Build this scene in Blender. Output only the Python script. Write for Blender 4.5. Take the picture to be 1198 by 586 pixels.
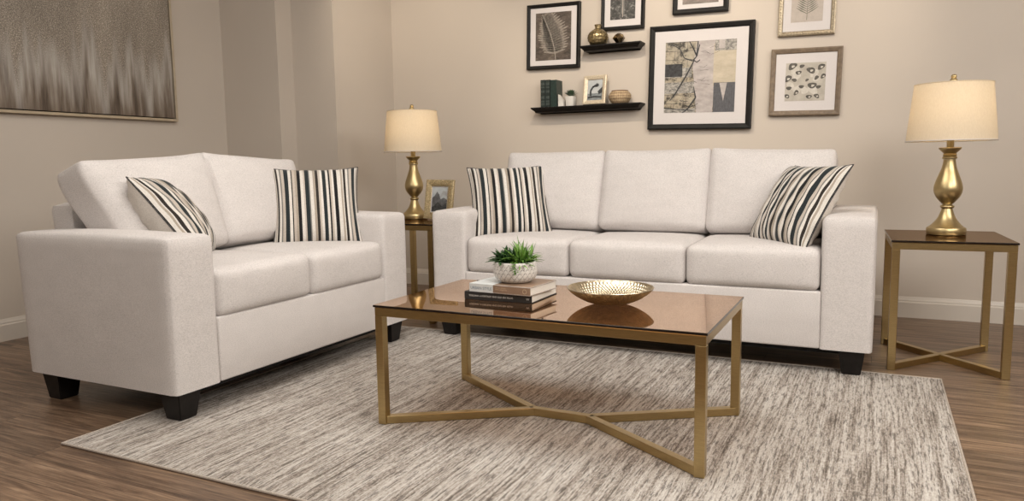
import bpy, bmesh, math, random
from mathutils import Vector, Matrix, Euler
PI = math.pi
R = math.radians
for o in list(bpy.data.objects):
    bpy.data.objects.remove(o)
S = bpy.context.scene
COL = S.collection

# ------------------------------------------------------------------ camera
cd = bpy.data.cameras.new('camera')
cd.sensor_width = 36.0
cd.lens = 26.163
cd.clip_start = 0.05
cam = bpy.data.objects.new('camera', cd)
COL.objects.link(cam)
rt = Vector((0.897716, 0.440328, -0.014769))
fw = Vector((-0.438998, 0.891164, -0.114485)).normalized()
rt = (rt - fw * rt.dot(fw)).normalized()
up = rt.cross(fw).normalized()
m = Matrix((rt, up, -fw)).transposed().to_4x4()
m.translation = Vector((0, 0, 0.92))
cam.matrix_world = m
S.camera = cam

# ------------------------------------------------------------------ exposure, world
S.view_settings.view_transform = 'Standard'
S.view_settings.look = 'None'
S.view_settings.gamma = 1
S.view_settings.use_curve_mapping = False
S.view_settings.exposure = 0.0
W = bpy.data.worlds.new('world')
S.world = W
W.use_nodes = True
W.node_tree.nodes['Background'].inputs[0].default_value = (1.0, 0.93, 0.85, 1)
W.node_tree.nodes['Background'].inputs[1].default_value = 0.25

# ------------------------------------------------------------------ lights: ceiling spots, unseen area lights added for brightness
def area(name, loc, target, sx, sy, power, col):
    d = bpy.data.lights.new(name, 'AREA')
    d.shape = 'RECTANGLE'; d.size = sx; d.size_y = sy
    d.energy = power; d.color = col
    o = bpy.data.objects.new(name, d); COL.objects.link(o)
    o.location = loc
    o.rotation_euler = (Vector(target) - Vector(loc)).to_track_quat('-Z', 'Y').to_euler()
    return o
def spot(name, loc, target, power, col, ang=80, blend=0.6, rad=0.05):
    d = bpy.data.lights.new(name, 'SPOT')
    d.energy = power; d.color = col; d.spot_size = R(ang); d.spot_blend = blend
    d.shadow_soft_size = rad
    o = bpy.data.objects.new(name, d); COL.objects.link(o)
    o.location = loc
    o.rotation_euler = (Vector(target) - Vector(loc)).to_track_quat('-Z', 'Y').to_euler()
    return o
NEUT = (1.0, 0.955, 0.89)
WARM = (1.0, 0.86, 0.68)
area('added_area_light', (1.2, 0.5, 2.62), (-0.7, 3.2, 0.4), 1.6, 1.6, 98, NEUT)  # unseen key light, added to brighten the sofa front and back wall
area('added_area_light', (2.5, 1.9, 2.55), (-2.6, 3.2, 0.8), 1.2, 1.2, 66, NEUT)  # unseen side fill, added for the loveseat front and left wall
area('added_area_light', (-2.3, -0.4, 2.62), (-2.6, 3.0, 0.6), 1.8, 1.4, 34, NEUT)  # unseen fill, added to lift the near side of the loveseat
area('added_area_light', (-1.2, 2.2, 2.70), (-1.2, 2.35, 0.0), 2.2, 1.2, 50, NEUT)  # unseen overhead fill, added to brighten the rug
spot('ceiling_spot_light', (-1.45, 3.35, 2.6), (-1.45, 4.85, 1.6), 66, WARM, 72, 0.75, 0.025)
spot('ceiling_spot_light', (-0.05, 3.35, 2.6), (-0.7, 4.85, 1.6), 44, WARM, 72, 0.75, 0.025)
spot('ceiling_spot_light', (-2.75, 3.6, 2.6), (-3.0, 4.85, 1.6), 36, WARM, 80, 0.8, 0.05)

# ------------------------------------------------------------------ material helpers
def nmat(name):
    m = bpy.data.materials.new(name); m.use_nodes = True
    nt = m.node_tree
    return m, nt, nt.nodes, nt.links, nt.nodes['Principled BSDF']
def ramp(n, stops, interp='LINEAR'):
    r = n.new('ShaderNodeValToRGB'); cr = r.color_ramp; cr.interpolation = interp
    while len(cr.elements) > 1: cr.elements.remove(cr.elements[-1])
    cr.elements[0].position = stops[0][0]; cr.elements[0].color = (*stops[0][1], 1)
    for p, c in stops[1:]:
        e = cr.elements.new(p); e.color = (*c, 1)
    return r
def coords(n, l, scale=(1, 1, 1), kind='Object', rot=(0, 0, 0)):
    tc = n.new('ShaderNodeTexCoord'); mp = n.new('ShaderNodeMapping')
    mp.inputs['Scale'].default_value = scale; mp.inputs['Rotation'].default_value = rot
    l.new(tc.outputs[kind], mp.inputs['Vector'])
    return mp.outputs['Vector']
def noise(n, l, vec, scale, detail=3, rough=0.5):
    t = n.new('ShaderNodeTexNoise')
    t.inputs['Scale'].default_value = scale; t.inputs['Detail'].default_value = detail
    t.inputs['Roughness'].default_value = rough
    l.new(vec, t.inputs['Vector'])
    return t
def bump(n, l, h, bsdf, strength=0.3, dist=0.002):
    b = n.new('ShaderNodeBump'); b.inputs['Strength'].default_value = strength
    b.inputs['Distance'].default_value = dist
    l.new(h, b.inputs['Height']); l.new(b.outputs['Normal'], bsdf.inputs['Normal'])
    return b
def mixc(n, l, fac, a, b, mode='MIX'):
    x = n.new('ShaderNodeMix'); x.data_type = 'RGBA'; x.blend_type = mode
    for s, v in ((x.inputs[0], fac), (x.inputs[6], a), (x.inputs[7], b)):
        if hasattr(v, 'is_linked'): l.new(v, s)
        elif isinstance(v, (int, float)): s.default_value = v
        else: s.default_value = (*v, 1)
    return x.outputs[2]
def math_(n, l, op, a, b=0.0, c=None):
    x = n.new('ShaderNodeMath'); x.operation = op
    for i, v in enumerate((a, b, c)):
        if v is None: continue
        if hasattr(v, 'is_linked'): l.new(v, x.inputs[i])
        else: x.inputs[i].default_value = v
    return x.outputs[0]
def plain(name, col, rough=0.6, metal=0.0, nscale=60, var=0.12, bmp=0.0, coat=0.0):
    """procedural: colour broken up by noise, optional bump"""
    m, nt, n, l, b = nmat(name)
    v = coords(n, l)
    t = noise(n, l, v, nscale, 4)
    lo = tuple(max(0, c * (1 - var)) for c in col); hi = tuple(min(1, c * (1 + var)) for c in col)
    r = ramp(n, [(0.3, lo), (0.7, hi)])
    l.new(t.outputs['Fac'], r.inputs[0]); l.new(r.outputs[0], b.inputs['Base Color'])
    b.inputs['Roughness'].default_value = rough; b.inputs['Metallic'].default_value = metal
    if coat: b.inputs['Coat Weight'].default_value = coat
    if bmp: bump(n, l, t.outputs['Fac'], b, bmp, 0.002)
    return m
def paint(name, col):
    m, nt, n, l, b = nmat(name)
    v = coords(n, l)
    t = noise(n, l, v, 1.2, 2)
    r = ramp(n, [(0.3, tuple(c * 0.97 for c in col)), (0.7, tuple(c * 1.03 for c in col))])
    l.new(t.outputs['Fac'], r.inputs[0]); l.new(r.outputs[0], b.inputs['Base Color'])
    b.inputs['Roughness'].default_value = 0.62
    t2 = noise(n, l, v, 260, 2)
    bump(n, l, t2.outputs['Fac'], b, 0.06, 0.001)
    return m
def fabric(name, col):
    m, nt, n, l, b = nmat(name)
    v = coords(n, l, (1, 1, 2.2))
    t = noise(n, l, v, 200, 5, 0.8)
    t2 = noise(n, l, v, 9, 2)
    r = ramp(n, [(0.34, tuple(c * 0.74 for c in col)), (0.5, col), (0.64, tuple(min(1, c * 1.14) for c in col))])
    l.new(t.outputs['Fac'], r.inputs[0])
    r2 = ramp(n, [(0.3, (0.95, 0.95, 0.95)), (0.7, (1, 1, 1))]); l.new(t2.outputs['Fac'], r2.inputs[0])
    l.new(mixc(n, l, 1.0, r.outputs[0], r2.outputs[0], 'MULTIPLY'), b.inputs['Base Color'])
    b.inputs['Roughness'].default_value = 0.9
    b.inputs['Specular IOR Level'].default_value = 0.05
    bump(n, l, t.outputs['Fac'], b, 0.6, 0.004)
    return m
def brass(name, col, rough=0.3, var=0.2):
    m, nt, n, l, b = nmat(name)
    v = coords(n, l, (1, 1, 14))
    t = noise(n, l, v, 40, 3)
    r = ramp(n, [(0.3, tuple(c * (1 - var) for c in col)), (0.7, tuple(min(1, c * (1 + var)) for c in col))])
    l.new(t.outputs['Fac'], r.inputs[0]); l.new(r.outputs[0], b.inputs['Base Color'])
    b.inputs['Metallic'].default_value = 1.0
    rr = ramp(n, [(0.3, (rough * 0.95,) * 3), (0.7, (rough * 1.06,) * 3)])
    l.new(t.outputs['Fac'], rr.inputs[0]); l.new(rr.outputs[0], b.inputs['Roughness'])
    return m

M = {}
M['wall'] = paint('greige wall paint', (0.555, 0.494, 0.432))
M['ceiling'] = paint('ceiling paint', (0.72, 0.68, 0.62))
M['trim'] = plain('baseboard paint', (0.62, 0.57, 0.51), 0.4, nscale=3, var=0.03)
M['fabric'] = fabric('cream chenille', (0.69, 0.65, 0.632))
M['black_wood'] = plain('black stained wood', (0.012, 0.010, 0.009), 0.38, nscale=30, var=0.3)
M['black_cloth'] = plain('matte black cloth', (0.006, 0.006, 0.006), 0.95, nscale=200, var=0.3)
M['brass'] = brass('antique brass', (0.51, 0.385, 0.19), 0.30, 0.08)
M['lamp_brass'] = brass('satin brass', (0.50, 0.395, 0.21), 0.37, 0.03)
M['gold'] = brass('gold leaf', (0.62, 0.48, 0.26), 0.26, 0.2)
M['black_frame'] = plain('black frame wood', (0.009, 0.008, 0.0075), 0.5, nscale=25, var=0.35)
M['brown_frame'] = plain('weathered brown frame', (0.17, 0.125, 0.085), 0.55, nscale=50, var=0.25, bmp=0.2)
M['mat_board'] = plain('white mat board', (0.62, 0.59, 0.59), 0.8, nscale=200, var=0.02)
M['shelf'] = plain('espresso shelf wood', (0.008, 0.006, 0.005), 0.4, nscale=30, var=0.35)
M['paper'] = plain('book pages', (0.74, 0.70, 0.64), 0.85, nscale=400, var=0.08)

for k_ in ('black_frame', 'shelf', 'black_wood'):
    M[k_].node_tree.nodes['Principled BSDF'].inputs['Specular IOR Level'].default_value = 0.22

def mk_wood():
    m, nt, n, l, b = nmat('wood plank floor')
    v = coords(n, l)
    br = n.new('ShaderNodeTexBrick'); l.new(v, br.inputs['Vector'])
    br.offset = 0.37; br.offset_frequency = 2
    br.inputs['Scale'].default_value = 1.0
    br.inputs['Brick Width'].default_value = 1.22; br.inputs['Row Height'].default_value = 0.127
    br.inputs['Mortar Size'].default_value = 0.0012; br.inputs['Mortar Smooth'].default_value = 0.3
    br.inputs['Bias'].default_value = 0.0
    br.inputs['Color1'].default_value = (0.0, 0.0, 0.0, 1); br.inputs['Color2'].default_value = (1, 1, 1, 1)
    br.inputs['Mortar'].default_value = (0.5, 0.5, 0.5, 1)
    add = n.new('ShaderNodeVectorMath'); add.operation = 'ADD'
    l.new(v, add.inputs[0])
    sc = n.new('ShaderNodeVectorMath'); sc.operation = 'SCALE'; l.new(br.outputs['Color'], sc.inputs[0]); sc.inputs['Scale'].default_value = 7.3
    l.new(sc.outputs[0], add.inputs[1])
    mp = n.new('ShaderNodeMapping'); mp.inputs['Scale'].default_value = (1.3, 17, 1); l.new(add.outputs[0], mp.inputs['Vector'])
    g = noise(n, l, mp.outputs[0], 2.2, 6, 0.62)
    g.inputs['Distortion'].default_value = 0.6
    mp2 = n.new('ShaderNodeMapping'); mp2.inputs['Scale'].default_value = (3, 120, 1); l.new(add.outputs[0], mp2.inputs['Vector'])
    g2 = noise(n, l, mp2.outputs[0], 2.0, 3)
    r = ramp(n, [(0.30, (0.072, 0.043, 0.027)), (0.45, (0.180, 0.114, 0.072)), (0.58, (0.275, 0.183, 0.118)), (0.74, (0.38, 0.268, 0.180))])
    l.new(g.outputs['Fac'], r.inputs[0])
    tone = ramp(n, [(0.0, (0.72, 0.72, 0.72)), (1.0, (1.12, 1.1, 1.08))]); l.new(br.outputs['Color'], tone.inputs[0])
    c = mixc(n, l, 1.0, r.outputs[0], tone.outputs[0], 'MULTIPLY')
    r2 = ramp(n, [(0.36, (0.58, 0.56, 0.55)), (0.6, (1.08, 1.08, 1.08))]); l.new(g2.outputs['Fac'], r2.inputs[0])
    c = mixc(n, l, 1.0, c, r2.outputs[0], 'MULTIPLY')
    c = mixc(n, l, br.outputs['Fac'], c, (0.02, 0.012, 0.008))
    l.new(c, b.inputs['Base Color'])
    b.inputs['Roughness'].default_value = 0.36
    bump(n, l, math_(n, l, 'SUBTRACT', g2.outputs['Fac'], br.outputs['Fac']), b, 0.12, 0.002)
    return m
M['wood'] = mk_wood()

def mk_rug():
    m, nt, n, l, b = nmat('heathered rug pile')
    warp = noise(n, l, coords(n, l, (2.2, 1.4, 1)), 1.0, 2)
    def nz(scale, det=3, ro=.6, w=0.02):
        # threads run along y and wander a little
        tc = n.new('ShaderNodeTexCoord'); ad = n.new('ShaderNodeVectorMath'); ad.operation = 'MULTIPLY_ADD'
        l.new(warp.outputs['Color'], ad.inputs[0]); ad.inputs[1].default_value = (w, 0, 0); l.new(tc.outputs['Object'], ad.inputs[2])
        mp = n.new('ShaderNodeMapping'); mp.inputs['Scale'].default_value = scale; l.new(ad.outputs[0], mp.inputs['Vector'])
        return noise(n, l, mp.outputs[0], 1.0, det, ro).outputs['Fac']
    a = nz((120, 3.0, 1)); a2 = nz((170, 62, 1), 3, .75); a3 = nz((4.5, 1.1, 1)); a4 = nz((42, 1.6, 1), 2); dsh = nz((125, 13, 1), 4, .72)
    s = math_(n, l, 'MULTIPLY', a, 0.34)
    s = math_(n, l, 'MULTIPLY_ADD', a2, 0.34, s)
    s = math_(n, l, 'MULTIPLY_ADD', a3, 0.18, s)
    s = math_(n, l, 'MULTIPLY_ADD', a4, 0.22, s)
    r = ramp(n, [(0.43, (0.13, 0.107, 0.09)), (0.49, (0.30, 0.26, 0.225)), (0.53, (0.42, 0.377, 0.338)), (0.58, (0.54, 0.50, 0.46)), (0.65, (0.64, 0.61, 0.57))])
    l.new(s, r.inputs[0])
    dm = n.new('ShaderNodeMapRange'); dm.inputs[1].default_value = 0.525; dm.inputs[2].default_value = 0.575; l.new(dsh, dm.inputs[0])
    dk = math_(n, l, 'MULTIPLY', dm.outputs[0], math_(n, l, 'MULTIPLY_ADD', a2, 3.2, -0.85)); dk.node.use_clamp = True
    dk = math_(n, l, 'MULTIPLY', dk, 0.80)
    l.new(mixc(n, l, dk, r.outputs[0], (0.060, 0.050, 0.043)), b.inputs['Base Color'])
    b.inputs['Roughness'].default_value = 0.95; b.inputs['Specular IOR Level'].default_value = 0.1
    v5 = coords(n, l, (1, 0.5, 1)); a5 = noise(n, l, v5, 170, 3, 0.7)
    hh = math_(n, l, 'MULTIPLY_ADD', s, 1.5, a5.outputs['Fac'])
    bump(n, l, hh, b, 0.6, 0.006)
    return m
M['rug'] = mk_rug()
M['rug_edge'] = plain('rug binding', (0.46, 0.40, 0.345), 0.9, nscale=250, var=0.25, bmp=0.3)

def mk_glass(nm, gc, tcol):
    m, nt, n, l, b = nmat(nm)
    out = n['Material Output']
    n.remove(b)
    g = n.new('ShaderNodeBsdfGlossy'); g.inputs['Color'].default_value = (*gc, 1); g.inputs['Roughness'].default_value = 0.012
    t = n.new('ShaderNodeBsdfTransparent'); t.inputs['Color'].default_value = (*tcol, 1)
    tx = noise(n, l, coords(n, l), 1.5, 1)
    # bronze coated upper face mirrors most at a glancing view; inside faces only let light through
    lw = n.new('ShaderNodeLayerWeight'); lw.inputs['Blend'].default_value = 0.5
    f = math_(n, l, 'MULTIPLY_ADD', lw.outputs['Facing'], 0.88, math_(n, l, 'MULTIPLY_ADD', tx.outputs['Fac'], 0.01, 0.06))
    ge = n.new('ShaderNodeNewGeometry')
    f2 = math_(n, l, 'MULTIPLY', f, math_(n, l, 'SUBTRACT', 1.0, ge.outputs['Backfacing']))
    mx = n.new('ShaderNodeMixShader'); l.new(f2, mx.inputs[0]); l.new(t.outputs[0], mx.inputs[1]); l.new(g.outputs[0], mx.inputs[2])
    l.new(mx.outputs[0], out.inputs['Surface'])
    return m
M['glass'] = mk_glass('bronze tinted glass', (0.86, 0.685, 0.555), (0.55, 0.42, 0.31))
M['glass_smoke'] = mk_glass('smoked bronze glass', (0.50, 0.40, 0.31), (0.42, 0.34, 0.27))
M['glass_edge'] = plain('dark glass edge', (0.014, 0.009, 0.006), 0.12, nscale=10, var=0.1)

def mk_shade():
    m, nt, n, l, b = nmat('cream linen lampshade')
    out = n['Material Output']
    v = coords(n, l, (1, 1, 0.4)); t = noise(n, l, v, 220, 3)
    r = ramp(n, [(0.3, (0.80, 0.73, 0.61)), (0.7, (0.86, 0.79, 0.67))]); l.new(t.outputs['Fac'], r.inputs[0])
    tr = n.new('ShaderNodeBsdfTranslucent'); l.new(r.outputs[0], tr.inputs['Color'])
    l.new(r.outputs[0], b.inputs['Base Color']); b.inputs['Roughness'].default_value = 0.9
    b.inputs['Specular IOR Level'].default_value = 0.1
    mx = n.new('ShaderNodeMixShader'); mx.inputs[0].default_value = 0.5
    l.new(b.outputs[0], mx.inputs[1]); l.new(tr.outputs[0], mx.inputs[2]); l.new(mx.outputs[0], out.inputs['Surface'])
    return m
M['shade'] = mk_shade()
def mk_bulb():
    m, nt, n, l, b = nmat('frosted lit bulb')
    t = noise(n, l, coords(n, l), 5, 1)
    r = ramp(n, [(0, (1, 0.74, 0.42)), (1, (1, 0.78, 0.48))]); l.new(t.outputs['Fac'], r.inputs[0])
    l.new(r.outputs[0], b.inputs['Emission Color']); b.inputs['Emission Strength'].default_value = 6
    return m
M['bulb'] = mk_bulb()

K = (0.010, 0.010, 0.011); C = (0.70, 0.66, 0.61); T = (0.40, 0.345, 0.285); G = (0.20, 0.19, 0.178); N_ = (0.019, 0.025, 0.028); L = (0.52, 0.46, 0.40); B = (0.030, 0.024, 0.021)
def mk_stripes():
    m, nt, n, l, b = nmat('striped woven cotton')
    seq = [(K, 0.9), (C, 2.6), (T, 1.5), (C, 0.9), (B, 2.0), (C, 1.8), (G, 1.2), (L, 2.0), (N_, 3.2), (C, 2.4), (K, 0.8), (L, 1.8), (T, 1.6), (K, 2.6), (C, 2.2), (L, 1.2), (N_, 2.8), (G, 1.0),
           (C, 2.4), (T, 1.8), (B, 2.2), (L, 1.4), (C, 1.8), (N_, 2.6), (C, 2.0), (K, 1.2), (L, 1.4), (C, 1.6), (K, 1.8)]
    tot = sum(w for c, w in seq); x = 0; st = []
    for c, w in seq:
        st.append((x / tot, c)); x += w
    v = coords(n, l, kind='UV')
    sx = n.new('ShaderNodeSeparateXYZ'); l.new(v, sx.inputs[0])
    fr = math_(n, l, 'FRACT', math_(n, l, 'MULTIPLY', sx.outputs['X'], 1.42))
    r = ramp(n, st, 'CONSTANT'); l.new(fr, r.inputs[0])
    t = noise(n, l, coords(n, l), 260, 3)
    r2 = ramp(n, [(0.3, (0.82, 0.82, 0.82)), (0.7, (1.06, 1.06, 1.06))]); l.new(t.outputs['Fac'], r2.inputs[0])
    l.new(mixc(n, l, 1.0, r.outputs[0], r2.outputs[0], 'MULTIPLY'), b.inputs['Base Color'])
    b.inputs['Roughness'].default_value = 0.85; b.inputs['Specular IOR Level'].default_value = 0.2
    b.inputs['Sheen Weight'].default_value = 0.15
    bump(n, l, t.outputs['Fac'], b, 0.3, 0.002)
    return m
M['stripes'] = mk_stripes()
M['pillow_plain'] = fabric('plain cream pillow cotton', (0.66, 0.61, 0.555))
M['welt'] = plain('dark pillow edge', (0.06, 0.055, 0.055), 0.9, nscale=120, var=0.8)

# ------------------------------------------------------------------ object helpers
def link(o, parent=None):
    COL.objects.link(o)
    if parent: o.parent = parent
    return o
def obj(name, bm, mats, parent=None, smooth=True, angle=35):
    me = bpy.data.meshes.new(name)
    bmesh.ops.recalc_face_normals(bm, faces=bm.faces)
    bm.to_mesh(me); bm.free()
    for mt in (mats if isinstance(mats, (list, tuple)) else [mats]): me.materials.append(mt)
    if smooth:
        me.polygons.foreach_set('use_smooth', [True] * len(me.polygons))
        try: me.set_sharp_from_angle(angle=R(angle))
        except Exception: pass
    return link(bpy.data.objects.new(name, me), parent)
def tag(o, label, cat, group=None):
    o['label'] = label; o['category'] = cat
    if group: o['group'] = group
    return o
def thing(name, label, cat, loc=(0, 0, 0), rot=(0, 0, 0), group=None):
    o = link(bpy.data.objects.new(name, None))
    o.empty_display_size = 0.1
    o.location = loc; o.rotation_euler = rot
    return tag(o, label, cat, group)
def struct(o):
    o['kind'] = 'structure'; return o
def box(bm, x0, y0, z0, x1, y1, z1, bev=0.0, seg=2, mi=0):
    r = bmesh.ops.create_cube(bm, size=1)
    vs = r['verts']
    for v in vs:
        v.co = Vector((x0 + (v.co.x + .5) * (x1 - x0), y0 + (v.co.y + .5) * (y1 - y0), z0 + (v.co.z + .5) * (z1 - z0)))
    fs = set(f for v in vs for f in v.link_faces)
    for f in fs: f.material_index = mi
    if bev > 0:
        es = list(set(e for v in vs for e in v.link_edges))
        bmesh.ops.bevel(bm, geom=es, offset=bev, segments=seg, affect='EDGES', profile=0.5)
    return vs
def BM(): return bmesh.new()
def lathe(bm, prof, seg=48, mi=0, cx=0, cy=0):
    rings = []
    for r, z in prof:
        if r < 1e-6: rings.append([bm.verts.new((cx, cy, z))])
        else: rings.append([bm.verts.new((cx + r * math.cos(2 * PI * k / seg), cy + r * math.sin(2 * PI * k / seg), z)) for k in range(seg)])
    for a, b in zip(rings, rings[1:]):
        for k in range(seg):
            k2 = (k + 1) % seg
            if len(a) == 1 and len(b) == 1: continue
            if len(a) == 1: f = bm.faces.new((a[0], b[k2], b[k]))
            elif len(b) == 1: f = bm.faces.new((a[k], a[k2], b[0]))
            else: f = bm.faces.new((a[k], a[k2], b[k2], b[k]))
            f.material_index = mi
    return rings
def smooth_prof(pts, sub=6):
    """Catmull-Rom through (r,z) points"""
    out = []
    P = [pts[0]] + list(pts) + [pts[-1]]
    for i in range(1, len(P) - 2):
        p0, p1, p2, p3 = P[i - 1], P[i], P[i + 1], P[i + 2]
        for s in range(sub):
            t = s / sub
            out.append(tuple(0.5 * (2 * p1[k] + (p2[k] - p0[k]) * t + (2 * p0[k] - 5 * p1[k] + 4 * p2[k] - p3[k]) * t * t + (3 * p1[k] - p0[k] - 3 * p2[k] + p3[k]) * t ** 3) for k in (0, 1)))
    out.append(pts[-1])
    return [(max(r, 0), z) for r, z in out]
def tube(bm, pts, r, seg=8, mi=0, closed=False):
    pts = [Vector(p) for p in pts]; rings = []
    n = len(pts)
    for i, p in enumerate(pts):
        if closed: d = (pts[(i + 1) % n] - pts[i - 1]).normalized()
        else: d = (pts[min(i + 1, n - 1)] - pts[max(i - 1, 0)]).normalized()
        a = d.orthogonal().normalized() if i == 0 else (rings_a - d * rings_a.dot(d)).normalized()
        rings_a = a
        b = d.cross(a)
        rr = r[i] if isinstance(r, (list, tuple)) else r
        rings.append([bm.verts.new(p + a * rr * math.cos(2 * PI * k / seg) + b * rr * math.sin(2 * PI * k / seg)) for k in range(seg)])
    prs = list(zip(rings, rings[1:])) + ([(rings[-1], rings[0])] if closed else [])
    for A, Bq in prs:
        for k in range(seg):
            k2 = (k + 1) % seg
            bm.faces.new((A[k], A[k2], Bq[k2], Bq[k])).material_index = mi
    if not closed:
        bm.faces.new(rings[0][::-1]).material_index = mi; bm.faces.new(rings[-1]).material_index = mi
def cushion(bm, w, d, h, rad=0.045, crown=(0.012, 0.015, 0.03), n=14, seed=0, wob=0.003, sag=None):
    """puffy rounded box centred on the origin; crown = bulge along x, y, z faces"""
    rnd = random.Random(seed)
    ph = [rnd.uniform(0, 6.28) for _ in range(6)]
    hs = Vector((w / 2, d / 2, h / 2))
    r0 = bmesh.ops.create_cube(bm, size=2.0)
    es = list(set(e for v in r0['verts'] for e in v.link_edges))
    bmesh.ops.subdivide_edges(bm, edges=es, cuts=n, use_grid_fill=True)
    for v in bm.verts:
        u = v.co.copy()
        # concentrate the grid towards the edges
        q = Vector([math.copysign(1 - (1 - abs(c)) ** 1.35, c) for c in u])
        p = Vector((q.x * hs.x, q.y * hs.y, q.z * hs.z))
        inner = Vector([max(-hs[i] + rad, min(hs[i] - rad, p[i])) for i in range(3)])
        dd = p - inner
        if dd.length > 1e-9:
            k = max(abs(dd.x), abs(dd.y), abs(dd.z))
            p = inner + dd.normalized() * (rad if k > rad * 0.999 else k)
        for ax in range(3):
            o1, o2 = [(1, 2), (0, 2), (0, 1)][ax]
            f = (1 - q[o1] ** 2) * (1 - q[o2] ** 2)
            p[ax] += math.copysign(abs(q[ax]) ** 2, q[ax]) * crown[ax] * f ** 0.7
        wv = math.sin(9 * p.x + ph[0]) * math.sin(11 * p.z + ph[1]) + 0.6 * math.sin(17 * p.x + 6 * p.z + ph[2])
        p.y += wob * wv * abs(q.y)
        p.z += wob * math.sin(8 * p.x + ph[3]) * math.sin(10 * p.y + ph[4]) * abs(q.z)
        if sag: p = sag(p, q)
        v.co = p
def xform(bm, mat):
    bmesh.ops.transform(bm, matrix=mat, verts=bm.verts)

# ================================================================== STRUCTURE
YB = 4.861; XW = -4.281; ZC = 2.75; XR = 3.2; YF = -2.6
bm = BM(); box(bm, XW - .1, YF - .1, -0.1, XR + .1, YB + .1, 0); struct(obj('floor', bm, M['wood'], smooth=False))
bm = BM(); box(bm, XW - .1, YF - .1, ZC, XR + .1, YB + .1, ZC + .1); struct(obj('ceiling', bm, M['ceiling'], smooth=False))
bm = BM(); box(bm, -3.395, YB, 0, XR + .1, YB + .1, ZC); struct(obj('wall_back', bm, M['wall'], smooth=False))
bm = BM(); box(bm, XW - .1, YF, 0, XW, 4.013, ZC); struct(obj('wall_left', bm, M['wall'], smooth=False))
bm = BM(); box(bm, XW - .1, 4.013, 0, -3.762, YB + .1, ZC); struct(obj('wall_corner', bm, M['wall'], smooth=False))
bm = BM(); box(bm, -3.762, 4.166, 0, -3.395, YB + .1, ZC); struct(obj('wall_pilaster', bm, M['wall'], smooth=False))
bm = BM(); box(bm, XR, YF, 0, XR + .1, YB, ZC); struct(obj('wall_right', bm, M['wall'], smooth=False))
bm = BM(); box(bm, XW, YF - .1, 0, XR, YF, ZC); struct(obj('wall_front', bm, M['wall'], smooth=False))
def baseboard(name, p0, p1, nrm):
    """moulded board from p0 to p1 standing against a wall, nrm points into the room"""
    prof = [(0, 0), (0.016, 0), (0.016, 0.088), (0.012, 0.095), (0.012, 0.101), (0.007, 0.112), (0.004, 0.121), (0, 0.121)]
    bm = BM(); rings = []
    for p in (p0, p1):
        rings.append([bm.verts.new((p[0] + nrm[0] * a, p[1] + nrm[1] * a, z)) for a, z in prof])
    k = len(prof)
    for i in range(k):
        bm.faces.new((rings[0][i], rings[0][(i + 1) % k], rings[1][(i + 1) % k], rings[1][i]))
    bm.faces.new(rings[0]); bm.faces.new(rings[1])
    struct(obj(name, bm, M['trim'], smooth=False))
baseboard('baseboard_back', (-3.395, YB), (XR, YB), (0, -1))
baseboard('baseboard_left', (XW, YF), (XW, 4.013), (1, 0))
baseboard('baseboard_corner', (XW, 4.013), (-3.762, 4.013), (0, -1))
baseboard('baseboard_pilaster', (-3.762, 4.166), (-3.395, 4.166), (0, -1))
baseboard('baseboard_return', (-3.395, 4.166), (-3.395, YB), (1, 0))

# ================================================================== RUG
rug = thing('area_rug', 'large grey and beige heathered area rug under the coffee table', 'rug', (-1.093, 2.497, 0))
HX, HY = 1.357, 0.992
bm = BM()
nx, ny = 60, 44
rr = random.Random(3)
grid = [[bm.verts.new((-HX + 2 * HX * i / nx, -HY + 2 * HY * j / ny, 0.0085 + (rr.uniform(-.0006, .0006) if 0 < i < nx and 0 < j < ny else -0.002))) for j in range(ny + 1)] for i in range(nx + 1)]
for i in range(nx):
    for j in range(ny):
        bm.faces.new((grid[i][j], grid[i + 1][j], grid[i + 1][j + 1], grid[i][j + 1]))
low = [bm.verts.new((sx * HX, sy * HY, 0.0005)) for sx, sy in ((-1, -1), (1, -1), (1, 1), (-1, 1))]
bm.faces.new(low[::-1])
bm.faces.new([grid[i][0] for i in range(nx + 1)][::-1] + [low[0], low[1]])
bm.faces.new([grid[i][ny] for i in range(nx + 1)] + [low[2], low[3]])
bm.faces.new([grid[0][j] for j in range(ny + 1)] + [low[3], low[0]])
bm.faces.new([grid[nx][j] for j in range(ny + 1)][::-1] + [low[1], low[2]])
obj('pile', bm, M['rug'], rug)
bm = BM()
tube(bm, [(-HX, -HY, .005), (0, -HY, .005), (HX, -HY, .005), (HX, 0, .005), (HX, HY, .005), (0, HY, .005), (-HX, HY, .005), (-HX, 0, .005)], 0.0046, 8, closed=True)
obj('binding', bm, M['rug_edge'], rug)

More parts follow.
